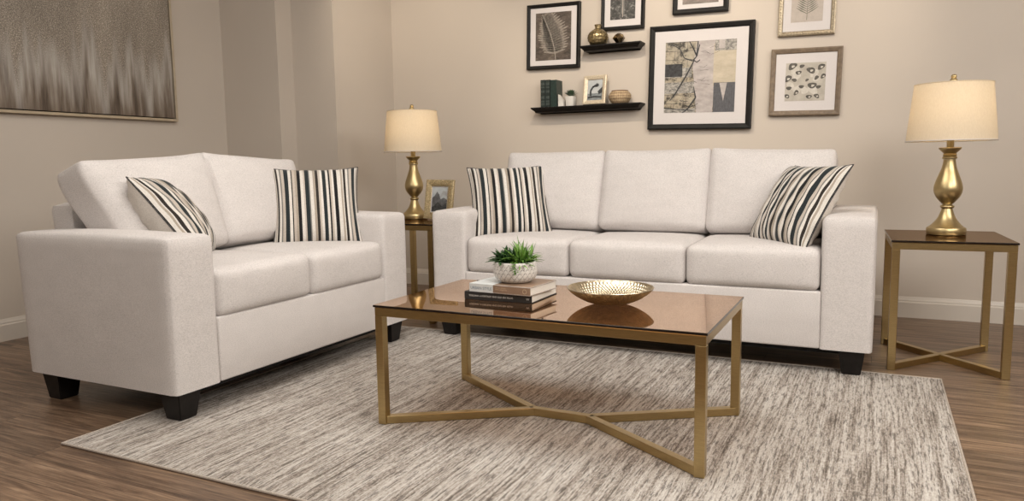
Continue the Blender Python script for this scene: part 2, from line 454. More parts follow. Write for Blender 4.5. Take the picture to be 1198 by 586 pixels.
# ================================================================== COUCHES
def couch(name, label, Wd, Dp, ncush, loc, rz, seed, ends, flare, byc, lean, foff):
    t = thing(name, label, 'sofa', loc, (0, 0, rz))
    x0, x1 = -Wd / 2, Wd / 2
    AW = 0.208; ZB = 0.117; ZA = 0.682
    # upholstered base with front rail
    bm = BM(); box(bm, x0 + AW - .004, 0.0, ZB + .001, x1 - AW + .004, Dp - .02, 0.365, 0.008, 3)
    obj('base', bm, M['fabric'], t)
    bm = BM(); box(bm, x0 + .05, 0.04, ZB - 0.022, x1 - .05, Dp - .05, ZB + .006)  # black cloth slab standing in for the deep shade under the couch
    obj('underside_shade_cloth', bm, M['black_cloth'], t, smooth=False)
    for s in (-1, 1):
        bm = BM()
        cushion(bm, AW, Dp, ZA - ZB + .04, 0.021, (0.003, 0.003, 0.011), 14, seed + s, 0.0010)
        xform(bm, Matrix.Translation((s * (Wd / 2 - AW / 2), Dp / 2, (ZA + ZB - .04) / 2)))
        for v in bm.verts: v.co.z = max(v.co.z, ZB)
        # arms flare outwards a touch towards the top and towards the rear
        for v in bm.verts:
            k = (v.co.z - ZB) / (ZA - ZB)
            v.co.y += 0.030 * k * max(0, (v.co.y - Dp * .5) / (Dp * .5))
        obj('arm', bm, M['fabric'], t)
    # back frame between and behind the arms
    bm = BM()
    cushion(bm, Wd - 2 * AW + .02, 0.15, 0.64, 0.03, (0.0, 0.006, 0.006), 10, seed + 7, 0.001)
    xform(bm, Matrix.Translation((0, Dp - .075 + foff, 0.465)))
    for v in bm.verts:
        v.co.y += 0.05 * max(0, v.co.z - 0.3) / 0.5
    obj('back_frame', bm, M['fabric'], t)
    # seat cushions
    IW = Wd - 2 * AW; cw = IW / ncush
    for k in range(ncush):
        bm = BM()
        cushion(bm, cw - .003, 0.60, 0.185, 0.034, (0.0015, 0.012, 0.014), 14, seed + 20 + k, 0.002)
        xform(bm, Matrix.Translation((x0 + AW + cw * (k + .5), 0.60 / 2 - 0.002, 0.454)))
        obj('seat_cushion', bm, M['fabric'], t)
    # loose back cushions, leaning
    for k in range(ncush):
        bm = BM()
        eL, eR = ends[k]; fL = flare[0] if k == 0 else 0; fR = flare[1] if k == ncush - 1 else 0
        def sag(p, q, eL=eL, eR=eR, fL=fL, fR=fR):
            # corners rise into soft ears, centre of the top edge dips
            e = abs(q.x) ** 5
            if q.z > 0.3: p.z += (0.010 * e - 0.004) * q.z
            # lower / raise either end of the top
            f = (q.x + 1) / 2
            p.z += (eL * (1 - f) + eR * f) * max(0, q.z)
            # outer top corners spill sideways over the arms
            st = max(0, min(1, (q.z + .75) / 1.55)); st = st * st * (3 - 2 * st)
            p.x += st * ((-fL) * max(0, -q.x) + fR * max(0, q.x))
            # bulge lower on the front face
            if q.y < 0: p.y -= 0.022 * (1 - q.x ** 2) * (1 - ((q.z + .25) / 1.25) ** 2) * abs(q.y)
            return p
        cushion(bm, cw + (0.004 if ncush == 3 else 0.012), 0.19, 0.435, 0.032, (0.002, 0.03, 0.004), 14, seed + 40 + k, 0.003, sag)
        mt = Matrix.Translation((x0 + AW + cw * (k + .5), byc, 0.757)) @ Matrix.Rotation(R(-lean), 4, 'X')
        xform(bm, mt)
        obj('back_cushion', bm, M['fabric'], t)
    # tapered block feet
    for sx in (-1, 1):
        for yy, z0 in ((0.075, 0.0095), (Dp - .085, 0.0005)):
            bm = BM()
            vs = box(bm, -0.052, -0.052, z0, 0.052, 0.052, ZB - .001)
            for v in vs:
                if v.co.z < 0.05: v.co.x *= 0.72; v.co.y *= 0.72
            bmesh.ops.bevel(bm, geom=list(bm.edges), offset=0.003, segments=2, affect='EDGES')
            xform(bm, Matrix.Translation((sx * (Wd / 2 - .078), yy, 0)))
            obj('leg', bm, M['black_wood'], t)
    return t
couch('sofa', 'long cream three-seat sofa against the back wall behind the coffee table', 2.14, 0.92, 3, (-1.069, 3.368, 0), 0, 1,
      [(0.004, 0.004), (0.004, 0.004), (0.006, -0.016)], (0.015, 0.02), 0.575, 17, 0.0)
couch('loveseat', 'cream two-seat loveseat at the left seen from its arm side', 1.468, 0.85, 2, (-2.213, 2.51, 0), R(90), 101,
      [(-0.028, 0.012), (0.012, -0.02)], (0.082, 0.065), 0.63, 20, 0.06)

# ================================================================== THROW PILLOWS
def pillow(label, loc, rot, seed, a=0.44, th=0.17, flip=False):
    t = thing('throw_pillow', label, 'pillow', loc, rot, 'striped throw pillows')
    n = 40
    rnd = random.Random(seed)
    p1, p2, p3 = (rnd.uniform(0, 6.28) for _ in range(3))
    def pt(u, v, side):
        # outline pinched in between the corners
        x = u * a / 2 * (1 - 0.07 * (1 - u * u) * 0 - 0.085 * (1 - v * v) * abs(u) ** 2)
        z = v * a / 2 * (1 - 0.085 * (1 - u * u) * abs(v) ** 2)
        h = th / 2 * ((1 - abs(u) ** 2.6) ** 0.55) * ((1 - abs(v) ** 2.6) ** 0.55)
        e = (1 - max(abs(u), abs(v)))
        h += 0.004 * math.sin(22 * u + p1 + 5 * v) * math.sin(7 * v + p2) * min(1, h / 0.02)
        if side > 0: h += 0.009 * math.sin(24 * v + p3) * min(1, h / 0.02) * max(0, abs(u) - .5)
        sagz = -0.012 * (1 - v) * (1 - u * u)
        return Vector((x, side * h, z))
    acc = [0.0]
    for i in range(n):
        acc.append(acc[-1] + (pt(-1 + 2 * (i + 1) / n, 0, -1) - pt(-1 + 2 * i / n, 0, -1)).length)
    arc = [q / acc[-1] for q in acc]
    def panel(side):
        bm = BM(); uvl = bm.loops.layers.uv.new('UVMap')
        g = [[bm.verts.new(pt(-1 + 2 * i / n, -1 + 2 * j / n, side)) for j in range(n + 1)] for i in range(n + 1)]
        for i in range(n):
            for j in range(n):
                idx = ((i, j), (i + 1, j), (i + 1, j + 1), (i, j + 1))
                f = bm.faces.new([g[q][w] for q, w in idx])
                for lp, (q, w) in zip(f.loops, idx):
                    uu = arc[q]
                    lp[uvl].uv = ((1 - uu) if flip else uu, w / n)
        return bm
    def build(side, name, mt):
        bm = panel(side)
        me = bpy.data.meshes.new(name)
        bm.normal_update(); bm.to_mesh(me); bm.free(); me.materials.append(mt)
        me.polygons.foreach_set('use_smooth', [True] * len(me.polygons))
        return link(bpy.data.objects.new(name, me), t)
    build(-1, 'striped_front', M['stripes']); build(1, 'plain_back', M['pillow_plain'])
    bm = BM(); k = 30
    loop = [pt(-1 + 2 * i / k, -1, 0) for i in range(k)] + [pt(1, -1 + 2 * i / k, 0) for i in range(k)] + [pt(1 - 2 * i / k, 1, 0) for i in range(k)] + [pt(-1, 1 - 2 * i / k, 0) for i in range(k)]
    tube(bm, loop, 0.0030, 6, closed=True)
    obj('edge_seam', bm, M['welt'], t)
    return t
pillow('striped throw pillow leaning upright at the left end of the long sofa', (-1.821, 3.672, .720), (R(-30), R(-1), R(33)), 1)
pillow('striped throw pillow slumped against the right arm of the long sofa', (-.333, 3.640, .712), (R(-32), R(0), R(-49)), 2, flip=True)
pillow('striped throw pillow half hidden behind the near arm of the loveseat', (-2.725, 2.235, .705), (R(-36), R(3), R(131)), 3, th=.21)
pillow('striped throw pillow facing forward at the far end of the loveseat', (-2.556, 2.955, .722), (R(-27), R(0), R(43)), 4)

# ================================================================== TABLES
def bar(bm, a, b, w, z0, z1, bev=0.0012):
    """flat rectangular bar from a to b (xy), width w"""
    a = Vector(a); b = Vector(b); d = (b - a); L = d.length; ang = math.atan2(d.y, d.x)
    b2 = BM(); box(b2, 0, -w / 2, z0, L, w / 2, z1, bev, 1)
    xform(b2, Matrix.Translation((a.x, a.y, 0)) @ Matrix.Rotation(ang, 4, 'Z'))
    me = bpy.data.meshes.new('tmp'); b2.to_mesh(me); b2.free(); bm.from_mesh(me); bpy.data.meshes.remove(me)
def table(name, label, x0, x1, y0, y1, h, tw, z0, yoke, group=None, gthk=0.008, gm='glass', rz=0.0):
    cx, cy = (x0 + x1) / 2, (y0 + y1) / 2
    t = thing(name, label, 'table', (cx, cy, 0), (0, 0, rz), group)
    hx, hy = (x1 - x0) / 2, (y1 - y0) / 2
    bm = BM(); box(bm, -hx, -hy, h - gthk, hx, hy, h, 0.0012, 2)
    for f in bm.faces:
        f.normal_update()
        f.material_index = 0 if abs(f.normal.z) > 0.95 else 1
    obj('glass_top', bm, [M[gm], M['glass_edge']], t, smooth=False)
    zt = h - gthk - 0.001
    bm = BM()
    i = 0.004
    for s in (-1, 1):
        box(bm, -hx + i, s * (hy - i) - (tw if s > 0 else 0), zt - .030, hx - i, s * (hy - i) + (tw if s < 0 else 0), zt, 0.0015, 1)
        box(bm, s * (hx - i) - (tw if s > 0 else 0), -hy + i + tw, zt - .030, s * (hx - i) + (tw if s < 0 else 0), hy - i - tw, zt, 0.0015, 1)
    obj('apron_frame', bm, M['brass'], t)
    for sx in (-1, 1):
        for sy in (-1, 1):
            bm = BM()
            xa = sx * (hx - i); xb = xa - sx * tw; ya = sy * (hy - i); yb = ya - sy * tw
            box(bm, min(xa, xb), min(ya, yb), z0, max(xa, xb), max(ya, yb), zt - .0302, 0.0015, 1)
            obj('leg', bm, M['brass'], t)
    ax, ay = hx - i - tw * .62, hy - i - tw * .62
    for sx in (-1, 1):
        for sy in (-1, 1):
            bm = BM()
            dx, dy = sx * (ax - yoke), sy * ay; L = math.hypot(dx, dy)
            st = 0.62 * tw / L
            bar(bm, (sx * ax + dx * .25 * st, sy * ay + dy * .25 * st), (sx * yoke, 0), tw * .92, z0 + .0006, z0 + .028)
            obj('cross_bar', bm, M['brass'], t)
    bm = BM()
    if yoke > 0: bar(bm, (-yoke - .008, 0), (yoke + .008, 0), tw * .9, z0 + .0003, z0 + .0282)
    else: bar(bm, (-tw * .6, 0), (tw * .6, 0), tw * 1.0, z0 + .0003, z0 + .0284)
    obj('center_joint', bm, M['brass'], t)
    return t
table('coffee_table', 'long low brass coffee table with bronze glass top on the rug', -1.574, -.417, 2.085, 2.716, 0.440, 0.031, 0.0095, 0.105)
table('end_table', 'square brass end table at the right with bronze glass top', 0.046, 0.512, 3.590, 4.135, 0.573, 0.032, 0.0005, 0.0, 'end tables beside the sofa', gm='glass_smoke', rz=R(2.6))
table('end_table', 'brass end table mostly hidden between the loveseat and the long sofa', -2.764, -2.300, 3.630, 4.115, 0.586, 0.032, 0.0005, 0.0, 'end tables beside the sofa', gm='glass_smoke')

# ================================================================== TABLE LAMPS
def lamp(label, loc, seed, power):
    t = thing('table_lamp', label, 'lamp', loc, (0, 0, seed), 'brass table lamps')
    bm = BM(); lathe(bm, [(0, 0.001), (0.078, 0.001), (0.081, 0.006), (0.081, 0.026), (0.078, 0.032), (0.070, 0.036)] + smooth_prof([(0.068, 0.038), (0.054, 0.052), (0.038, 0.074), (0.028, 0.098), (0.0225, 0.118)], 5) + [(0, 0.118)], 56)
    obj('base', bm, M['lamp_brass'], t)
    bm = BM(); lathe(bm, [(0, .1185)] + smooth_prof([(0.021, .1185), (0.028, .124), (0.028, .131), (0.021, .136), (0.019, .1395)], 4) + [(0, .1395)], 40)
    obj('ring', bm, M['lamp_brass'], t)
    bm = BM(); lathe(bm, [(0, .14)] + smooth_prof([(0.022, .14), (0.034, .153), (0.050, .175), (0.0585, .203), (0.055, .232), (0.043, .268), (0.031, .302), (0.026, .328), (0.025, .342)], 6) + [(0, .342)], 56)
    obj('body', bm, M['lamp_brass'], t)
    bm = BM(); lathe(bm, [(0, .3425), (0.027, .3425), (0.030, .346), (0.030, .352), (0.025, .356), (0.029, .361), (0.026, .366)] + smooth_prof([(0.025, .368), (0.031, .374), (0.042, .385), (0.046, .392)], 4) + [(0.044, .395), (0, .395)], 48)
    obj('collar', bm, M['lamp_brass'], t)
    bm = BM(); lathe(bm, [(0, .3955), (0.015, .3955), (0.015, .452), (0.018, .454), (0.018, .478), (0, .478)], 32)
    obj('socket', bm, M['lamp_brass'], t)
    bm = BM(); lathe(bm, [(0, .479)] + smooth_prof([(0.013, .479), (0.016, .495), (0.029, .525), (0.030, .545), (0.02, .568), (0.0, .575)], 5), 32)
    obj('bulb', bm, M['bulb'], t)
    bm = BM()
    zb, zt, rb, rtp = .424, .677, .182, .156
    lathe(bm, [(rb, zb), (rb - .002, zb + .010)] + [(rb + (rtp - rb) * k / 8, zb + (zt - zb) * k / 8) for k in range(1, 8)] + [(rtp, zt), (rtp - .002, zt), ] + [(rtp - .003 + (rb - rtp) * k / 8, zt + (zb - zt) * k / 8) for k in range(1, 8)] + [(rb - .003, zb), (rb, zb)], 72)
    bmesh.ops.remove_doubles(bm, verts=bm.verts, dist=1e-5)
    sh = obj('lamp_shade', bm, M['shade'], t)
    bm = BM()
    tube(bm, [(0.02 * math.cos(a) * 0 + (rb + .0008) * math.cos(a), (rb + .0008) * math.sin(a), zb + .001) for a in [2 * PI * k / 72 for k in range(72)]], 0.0022, 6, closed=True)
    obj('bottom_trim', bm, M['mat_board'], sh)['label'] = 'bottom trim, white like the lit inside of the shade'  # trim coloured white to imitate the bright lit inner surface
    bm = BM()
    tube(bm, [((rtp + .0005) * math.cos(a), (rtp + .0005) * math.sin(a), zt) for a in [2 * PI * k / 72 for k in range(72)]], 0.002, 6, closed=True)
    obj('top_trim', bm, M['shade'], sh)
    bm = BM()
    for k in range(3):
        a = 2 * PI * k / 3 + .5
        tube(bm, [(0.006 * math.cos(a), 0.006 * math.sin(a), .676), ((rtp - .003) * math.cos(a), (rtp - .003) * math.sin(a), .672)], 0.0018, 6)
    for s in (-1, 1):
        tube(bm, [(s * .017, 0, .462), (s * .045, 0, .50), (s * .055, 0, .56), (s * .035, 0, .63), (s * .004, 0, .672)], 0.0018, 6)
    obj('harp', bm, M['lamp_brass'], t)
    bm = BM(); lathe(bm, [(0, .674)] + smooth_prof([(0.006, .676), (0.010, .682), (0.016, .688), (0.016, .695), (0.010, .702), (0.012, .710), (0.008, .718), (0, .720)], 4), 24)
    obj('finial', bm, M['lamp_brass'], t)
    d = bpy.data.lights.new('bulb_light', 'POINT'); d.energy = power; d.color = (1.0, 0.80, 0.56); d.shadow_soft_size = 0.035
    o = bpy.data.objects.new('bulb_light', d); COL.objects.link(o); o.parent = t; o.location = (0.0, 0.0, 0.585)
    return t
lamp('brass table lamp with lit cream shade on the right end table', (0.285, 3.93, 0.5735), 0.3, 1.4)
lamp('brass table lamp with lit cream shade beside the small photo frame at left', (-2.660, 4.000, 0.5865), 1.1, 1.4)

# ================================================================== BOOKS, PLANT, BOWL
def text_mesh(s, size, name, mt, parent, loc, rot, ext=0.0002, align='LEFT'):
    cu = bpy.data.curves.new(name, 'FONT'); cu.body = s; cu.size = size; cu.extrude = ext; cu.align_x = align; cu.align_y = 'CENTER'
    o = bpy.data.objects.new('tmp', cu); COL.objects.link(o)
    bpy.context.view_layer.update()
    me = bpy.data.meshes.new_from_object(o.evaluated_get(bpy.context.evaluated_depsgraph_get()))
    bpy.data.objects.remove(o); me.materials.clear(); me.materials.append(mt)
    r = link(bpy.data.objects.new(name, me), parent); r.location = loc; r.rotation_euler = rot
    return r
def book(label, loc, rz, w, d, h, covers, group='coffee table books'):
    """spine along local x on the -y side, pages seen on the +x end"""
    t = thing('book', label, 'book', loc, (0, 0, rz), group)
    bm = BM(); c = 0.0028
    mi = 0
    if len(covers) == 2:
        xs = -w / 2 + w * 0.40
        rng = [(-w / 2, xs, 0), (xs, w / 2, 1)]
    else: rng = [(-w / 2, w / 2, 0)]
    for a, b_, k in rng:
        box(bm, a, -d / 2, 0, b_, d / 2, c, 0.0006, 1, k); box(bm, a, -d / 2, h - c, b_, d / 2, h, 0.0006, 1, k); box(bm, a, -d / 2, c, b_, -d / 2 + c, h - c, 0, 1, k)
    for f in bm.faces:
        if f.material_index not in (0, 1): f.material_index = 0
    obj('cover', bm, covers, t, smooth=False)
    bm = BM(); box(bm, -w / 2 + .003, -d / 2 + c, c + .0001, w / 2 - .003, d / 2 - .003, h - c - .0001)
    obj('pages', bm, M['paper'], t, smooth=False)
    return t
M['bk_black'] = plain('black book cloth', (0.017, 0.016, 0.016), 0.5, nscale=80, var=0.2)
M['bk_white'] = plain('white glossy jacket', (0.66, 0.69, 0.70), 0.3, nscale=30, var=0.05)
M['bk_brown'] = plain('brown jacket', (0.26, 0.17, 0.115), 0.35, nscale=14, var=0.18)
M['ink_white'] = plain('white ink', (0.62, 0.60, 0.56), 0.6)
M['ink_grey'] = plain('grey ink', (0.16, 0.22, 0.28), 0.6)
M['ink_tan'] = plain('tan ink', (0.50, 0.38, 0.26), 0.6)
b1 = book('black book with white spine lettering, bottom of the coffee table stack', (-1.196, 2.418, 0.4405), 0, 0.267, 0.226, 0.029, [M['bk_black']])
text_mesh('TOSCANA. A PORTRAIT AND OLD SEA VILLAS', 0.0085, 'lettering', M['ink_white'], b1, (-0.115, -.1132, .0145), (PI / 2, 0, 0))
text_mesh('W', 0.012, 'spine_emblem', M['ink_white'], b1, (0.112, -.1132, .0145), (PI / 2, 0, 0))
b2 = book('white and brown book on top of the black book under the plant', (-1.175, 2.392, 0.470), R(-5), 0.252, 0.196, 0.030, [M['bk_white'], M['bk_brown']])
text_mesh('URBAN STYLE', 0.0145, 'lettering', M['ink_grey'], b2, (-0.121, -.0982, .014), (PI / 2, 0, 0))
text_mesh('interiors of today\nhomes and gardens', 0.0060, 'subtitle', M['ink_tan'], b2, (-0.015, -.0982, .0175), (PI / 2, 0, 0))
bm = BM(); tube(bm, [(.104 + .0075 * math.cos(a), -.0984, .0145 + .0075 * math.sin(a)) for a in [2 * PI * k / 20 for k in range(20)]], .0009, 6, closed=True); obj('spine_emblem', bm, M['ink_tan'], b2)

def leaf(bm, base, dirv, L, w, droop, mi=0, fold=0.25, n=7):
    d = Vector(dirv).normalized(); p = Vector(base); up_ = Vector((0, 0, 1))
    side = d.cross(up_)
    if side.length < 1e-3: side = Vector((1, 0, 0))
    side.normalize(); prev = None
    for i in range(n + 1):
        s = i / n
        ww = w * math.sin(PI * min(1, 0.12 + 0.88 * s) ** 0.9) ** 0.8 if s < 1 else 0
        nrm = side.cross(d).normalized()
        row = (bm.verts.new(p - side * ww / 2 + nrm * ww * fold), bm.verts.new(p), bm.verts.new(p + side * ww / 2 + nrm * ww * fold))
        if prev:
            for k in (0, 1):
                f = bm.faces.new((prev[k], prev[k + 1], row[k + 1], row[k])); f.material_index = mi
        prev = row
        p = p + d * (L / n)
        d = (d + Vector((0, 0, -droop / n))).normalized()
def leafmat(name, a, b_):
    m, nt, n, l, b = nmat(name)
    t = noise(n, l, coords(n, l), 45, 2)
    r = ramp(n, [(0.3, a), (0.7, b_)]); l.new(t.outputs['Fac'], r.inputs[0]); l.new(r.outputs[0], b.inputs['Base Color'])
    b.inputs['Roughness'].default_value = 0.42
    b.inputs['Subsurface Weight'].default_value = 0.0
    return m
M['leaf_dark'] = leafmat('dark green leaf', (0.020, 0.062, 0.018), (0.055, 0.135, 0.035))
M['leaf_bright'] = leafmat('fresh green leaf', (0.075, 0.19, 0.028), (0.20, 0.36, 0.065))
M['leaf_grey'] = leafmat('grey green leaf', (0.03, 0.06, 0.035), (0.09, 0.14, 0.08))
M['soil'] = plain('dark soil', (0.02, 0.014, 0.010), 0.95, nscale=120, var=0.5, bmp=0.5)
def mk_pot():
    m, nt, n, l, b = nmat('white patterned ceramic')
    b.inputs['Roughness'].default_value = 0.35
    t = noise(n, l, coords(n, l), 130, 3)
    at = n.new('ShaderNodeAttribute'); at.attribute_name = 'relief'
    f = math_(n, l, 'MULTIPLY_ADD', t.outputs['Fac'], 0.25, math_(n, l, 'SUBTRACT', at.outputs['Fac'], 0.125))
    r = ramp(n, [(0.25, (0.11, 0.095, 0.08)), (0.7, (0.70, 0.675, 0.64))]); l.new(f, r.inputs[0]); l.new(r.outputs[0], b.inputs['Base Color'])
    return m
M['pot'] = mk_pot()
pl = thing('potted_plant', 'green succulent in a white lattice patterned pot on the stacked books', 'plant', (-1.166, 2.392, 0.5005))
bm = BM()
prof = smooth_prof([(0.046, 0.0), (0.060, 0.004), (0.073, 0.018), (0.0775, 0.036), (0.0765, 0.056), (0.0745, 0.071), (0.0735, 0.074)], 6)
rings = lathe(bm, [(0, 0)] + prof + [(0.0705, 0.0745), (0.069, 0.066), (0.067, 0.058), (0, .058)], 144)
bm.verts.index_update(); bm.verts.ensure_lookup_table()
rel = {}
for v in bm.verts:
    r_ = math.hypot(v.co.x, v.co.y); a = math.atan2(v.co.y, v.co.x)
    out = r_ > 0.055 and v.co.z > 0.005 and v.co.z < 0.071 and not (r_ < 0.0722 and v.co.z > .05)
    k = 1.0
    if out:
        s = v.co.z / 0.0135
        w1 = abs(math.sin(12 * a + s * PI / 2)); w2 = abs(math.sin(12 * a - s * PI / 2))
        k = 1 - max(0, 1 - min(w1, w2) * 2.6)
        k = 1 - k if False else k
        v.co.x *= 1 + 0.018 * (k - .5); v.co.y *= 1 + 0.018 * (k - .5)
    rel[v.index] = k
po = obj('pot', bm, M['pot'], pl)
at = po.data.attributes.new('relief', 'FLOAT', 'POINT')
for i, dv in enumerate(at.data): dv.value = rel.get(i, 1.0)
bm = BM(); lathe(bm, [(0, .0645), (0.03, .066), (.066, .0625), (0.0668, .0585), (0, .0583)], 32); obj('soil', bm, M['soil'], pl)
rnd = random.Random(11)
bm = BM()
for (cx_, cy_, nlf, L0) in ((-.045, -.012, 34, .055), (-.02, .03, 30, .062), (-.055, .02, 26, .055), (-.018, -.03, 28, .050), (.01, .01, 22, .06)):
    for k in range(nlf):
        a = rnd.uniform(0, 2 * PI); el = R(rnd.uniform(5, 80))
        d = Vector((math.cos(a) * math.cos(el), math.sin(a) * math.cos(el), math.sin(el)))
        leaf(bm, (cx_ + .008 * math.cos(a), cy_ + .008 * math.sin(a), .064 + rnd.uniform(0, .012)), d, L0 * rnd.uniform(.7, 1.15), 0.014 * rnd.uniform(.8, 1.2), rnd.uniform(.2, .9))
obj('foliage', bm, M['leaf_dark'], pl)['label'] = 'dark green broad leaves'
bm = BM()
for (cx_, cy_, nlf, L0) in ((.032, -.015, 46, .080), (.045, .02, 30, .07), (.03, -.035, 22, .066)):
    for k in range(nlf):
        a = rnd.uniform(0, 2 * PI); el = R(rnd.uniform(-5, 85))
        d = Vector((math.cos(a) * math.cos(el), math.sin(a) * math.cos(el), math.sin(el)))
        leaf(bm, (cx_ + .006 * math.cos(a), cy_ + .006 * math.sin(a), .066 + rnd.uniform(0, .02)), d, L0 * rnd.uniform(.6, 1.2), 0.0088 * rnd.uniform(.8, 1.2), rnd.uniform(.1, 1.0))
for k in range(26):   # sprig trailing over the rim
    s = k / 26
    p = Vector((.035 + .012 * s, -.068 - .020 * math.sin(s * 2), .080 - .040 * s))
    a = rnd.uniform(-PI, PI) ; d = Vector((math.cos(a), -abs(math.sin(a)) - .3, rnd.uniform(-.5, .4)))
    leaf(bm, p, d, .020 * rnd.uniform(.7, 1.2), .0055, .3)
obj('foliage', bm, M['leaf_bright'], pl)['label'] = 'bright green narrow trailing leaves'

def mk_bowl(name, col, rough):
    m, nt, n, l, b = nmat(name)
    b.inputs['Metallic'].default_value = 1; b.inputs['Roughness'].default_value = rough
    t = noise(n, l, coords(n, l), 60, 3)
    r = ramp(n, [(0.3, tuple(c * .75 for c in col)), (0.7, tuple(min(1, c * 1.15) for c in col))]); l.new(t.outputs['Fac'], r.inputs[0]); l.new(r.outputs[0], b.inputs['Base Color'])
    return m
M['bowl'] = mk_bowl('champagne gold metal', (0.62, 0.535, 0.39), 0.33)
M['bowl_out'] = mk_bowl('dark bronze metal', (0.62, 0.47, 0.26), 0.46)
bw = thing('decorative_bowl', 'wide shallow gold hammered bowl on the coffee table glass', 'bowl', (-0.812, 2.405, 0.4405))
def bowl_bm(inner):
    bm = BM(); seg = 420; nr = 44; rings = []
    for i in range(nr + 1):
        s = i / nr
        r_ = 0.034 + (0.146 - 0.034) * s
        z = 0.0005 + 0.055 * (0.45 * s ** 1.3 + 0.55 * (1 - math.sqrt(max(0, 1 - (0.94 * s) ** 2))) / (1 - math.sqrt(1 - 0.94 ** 2))) + (0.004 if inner else 0)
        row = []
        for k in range(seg):
            a = 2 * PI * k / seg
            amp = (0.0016 if inner else 0.0010) * min(1, s * 3) * (1 if s < .98 else .3)
            h = amp * .75 * (math.sin(64 * a + 26 * s) + math.sin(64 * a - 42 * s)) * .7
            rr_ = r_ + (0.0012 * math.sin(30 * a) if i == nr else 0)
            row.append(bm.verts.new((rr_ * math.cos(a), rr_ * math.sin(a), max(z + h, 0.0003 + (.003 if inner else 0)))))
        rings.append(row)
    for A, B_ in zip(rings, rings[1:]):
        for k in range(seg):
            bm.faces.new((A[k], A[(k + 1) % seg], B_[(k + 1) % seg], B_[k]))
    bm.faces.new(rings[0])
    return bm
def raw(name, bm, mt, parent):
    me = bpy.data.meshes.new(name); bm.normal_update(); bm.to_mesh(me); bm.free(); me.materials.append(mt)
    me.polygons.foreach_set('use_smooth', [True] * len(me.polygons))
    return link(bpy.data.objects.new(name, me), parent)
raw('inner_surface', bowl_bm(True), M['bowl'], bw)
raw('outer_shell', bowl_bm(False), M['bowl_out'], bw)
bm = BM(); tube(bm, [(0.1462 * math.cos(a), 0.1462 * math.sin(a), .0578) for a in [2 * PI * k / 96 for k in range(96)]], 0.0020, 6, closed=True)
obj('rim', bm, M['bowl'], bw)

# ================================================================== FRAMES
def framed(name, label, w, h, fwid, depth, fm, matw, loc, rot, group, face=None, cat='picture frame', mat=None, stand=False, relief=None):
    """picture in a mitred moulding; local x right, z up, front faces -y, back on y = 0"""
    t = thing(name, label, cat, loc, rot, group)
    bm = BM()
    pr_ = [(0, 0), (0, -depth), (fwid * .25, -depth - .002), (fwid * .8, -depth + .002), (fwid, -depth + .006), (fwid, -.004), (fwid, 0)]
    cs = [(-1, -1), (1, -1), (1, 1), (-1, 1)]
    rows = []
    for sx, sz in cs:
        rows.append([bm.verts.new((sx * (w / 2 - o), y, sz * (h / 2 - o))) for o, y in pr_])
    for k in range(4):
        A, B_ = rows[k], rows[(k + 1) % 4]
        for i in range(len(pr_)):
            j = (i + 1) % len(pr_)
            bm.faces.new((A[i], A[j], B_[j], B_[i]))
    if relief: relief(bm, w, h, fwid, depth)
    obj('frame', bm, fm, t, smooth=False)
    iw, ih = w / 2 - fwid + .001, h / 2 - fwid + .001
    yb = -depth + .010
    bm = BM(); box(bm, -iw, yb, -ih, iw, -.003, ih)
    obj('mat_board', bm, mat or M['mat_board'], t, smooth=False)
    return t, yb - 0.0006
def flat(bm, pts, y, mi):
    f = bm.faces.new([bm.verts.new((x, y, z)) for x, z in pts]); f.material_index = mi
    return f
def rect(bm, x0, z0, x1, z1, y, mi): flat(bm, [(x0, z0), (x1, z0), (x1, z1), (x0, z1)], y, mi)
def stroke(bm, pts, wd, y, mi):
    for i in range(len(pts) - 1):
        a = Vector(pts[i]); b_ = Vector(pts[i + 1]); d = (b_ - a)
        if d.length < 1e-6: continue
        n = Vector((-d.y, d.x)).normalized()
        w0 = wd[i] / 2 if isinstance(wd, (list, tuple)) else wd / 2
        w1 = wd[i + 1] / 2 if isinstance(wd, (list, tuple)) else wd / 2
        flat(bm, [tuple(a - n * w0), tuple(b_ - n * w1), tuple(b_ + n * w1), tuple(a + n * w0)], y, mi)
def artmesh(name, bm, mats, parent):
    for f in bm.faces:
        f.normal_update()
        if f.normal.y > 0: f.normal_flip()
    me = bpy.data.meshes.new(name); bm.to_mesh(me); bm.free()
    for mt in mats: me.materials.append(mt)
    return link(bpy.data.objects.new(name, me), parent)
def mottled(name, stops, scale, sx=1, sz=1, detail=5, rough=0.65, kind='noise'):
    m, nt, n, l, b = nmat(name)
    v = coords(n, l, (sx, 1, sz))
    if kind == 'noise': t = noise(n, l, v, scale, detail, rough).outputs['Fac']
    else:
        vo = n.new('ShaderNodeTexVoronoi'); vo.inputs['Scale'].default_value = scale; l.new(v, vo.inputs['Vector']); t = vo.outputs['Distance']
    r = ramp(n, stops); l.new(t, r.inputs[0]); l.new(r.outputs[0], b.inputs['Base Color'])
    b.inputs['Roughness'].default_value = 0.5
    return m
TILT = R(1.3)
FR = (0, TILT, 0)
GRP = 'framed pictures on the back wall'
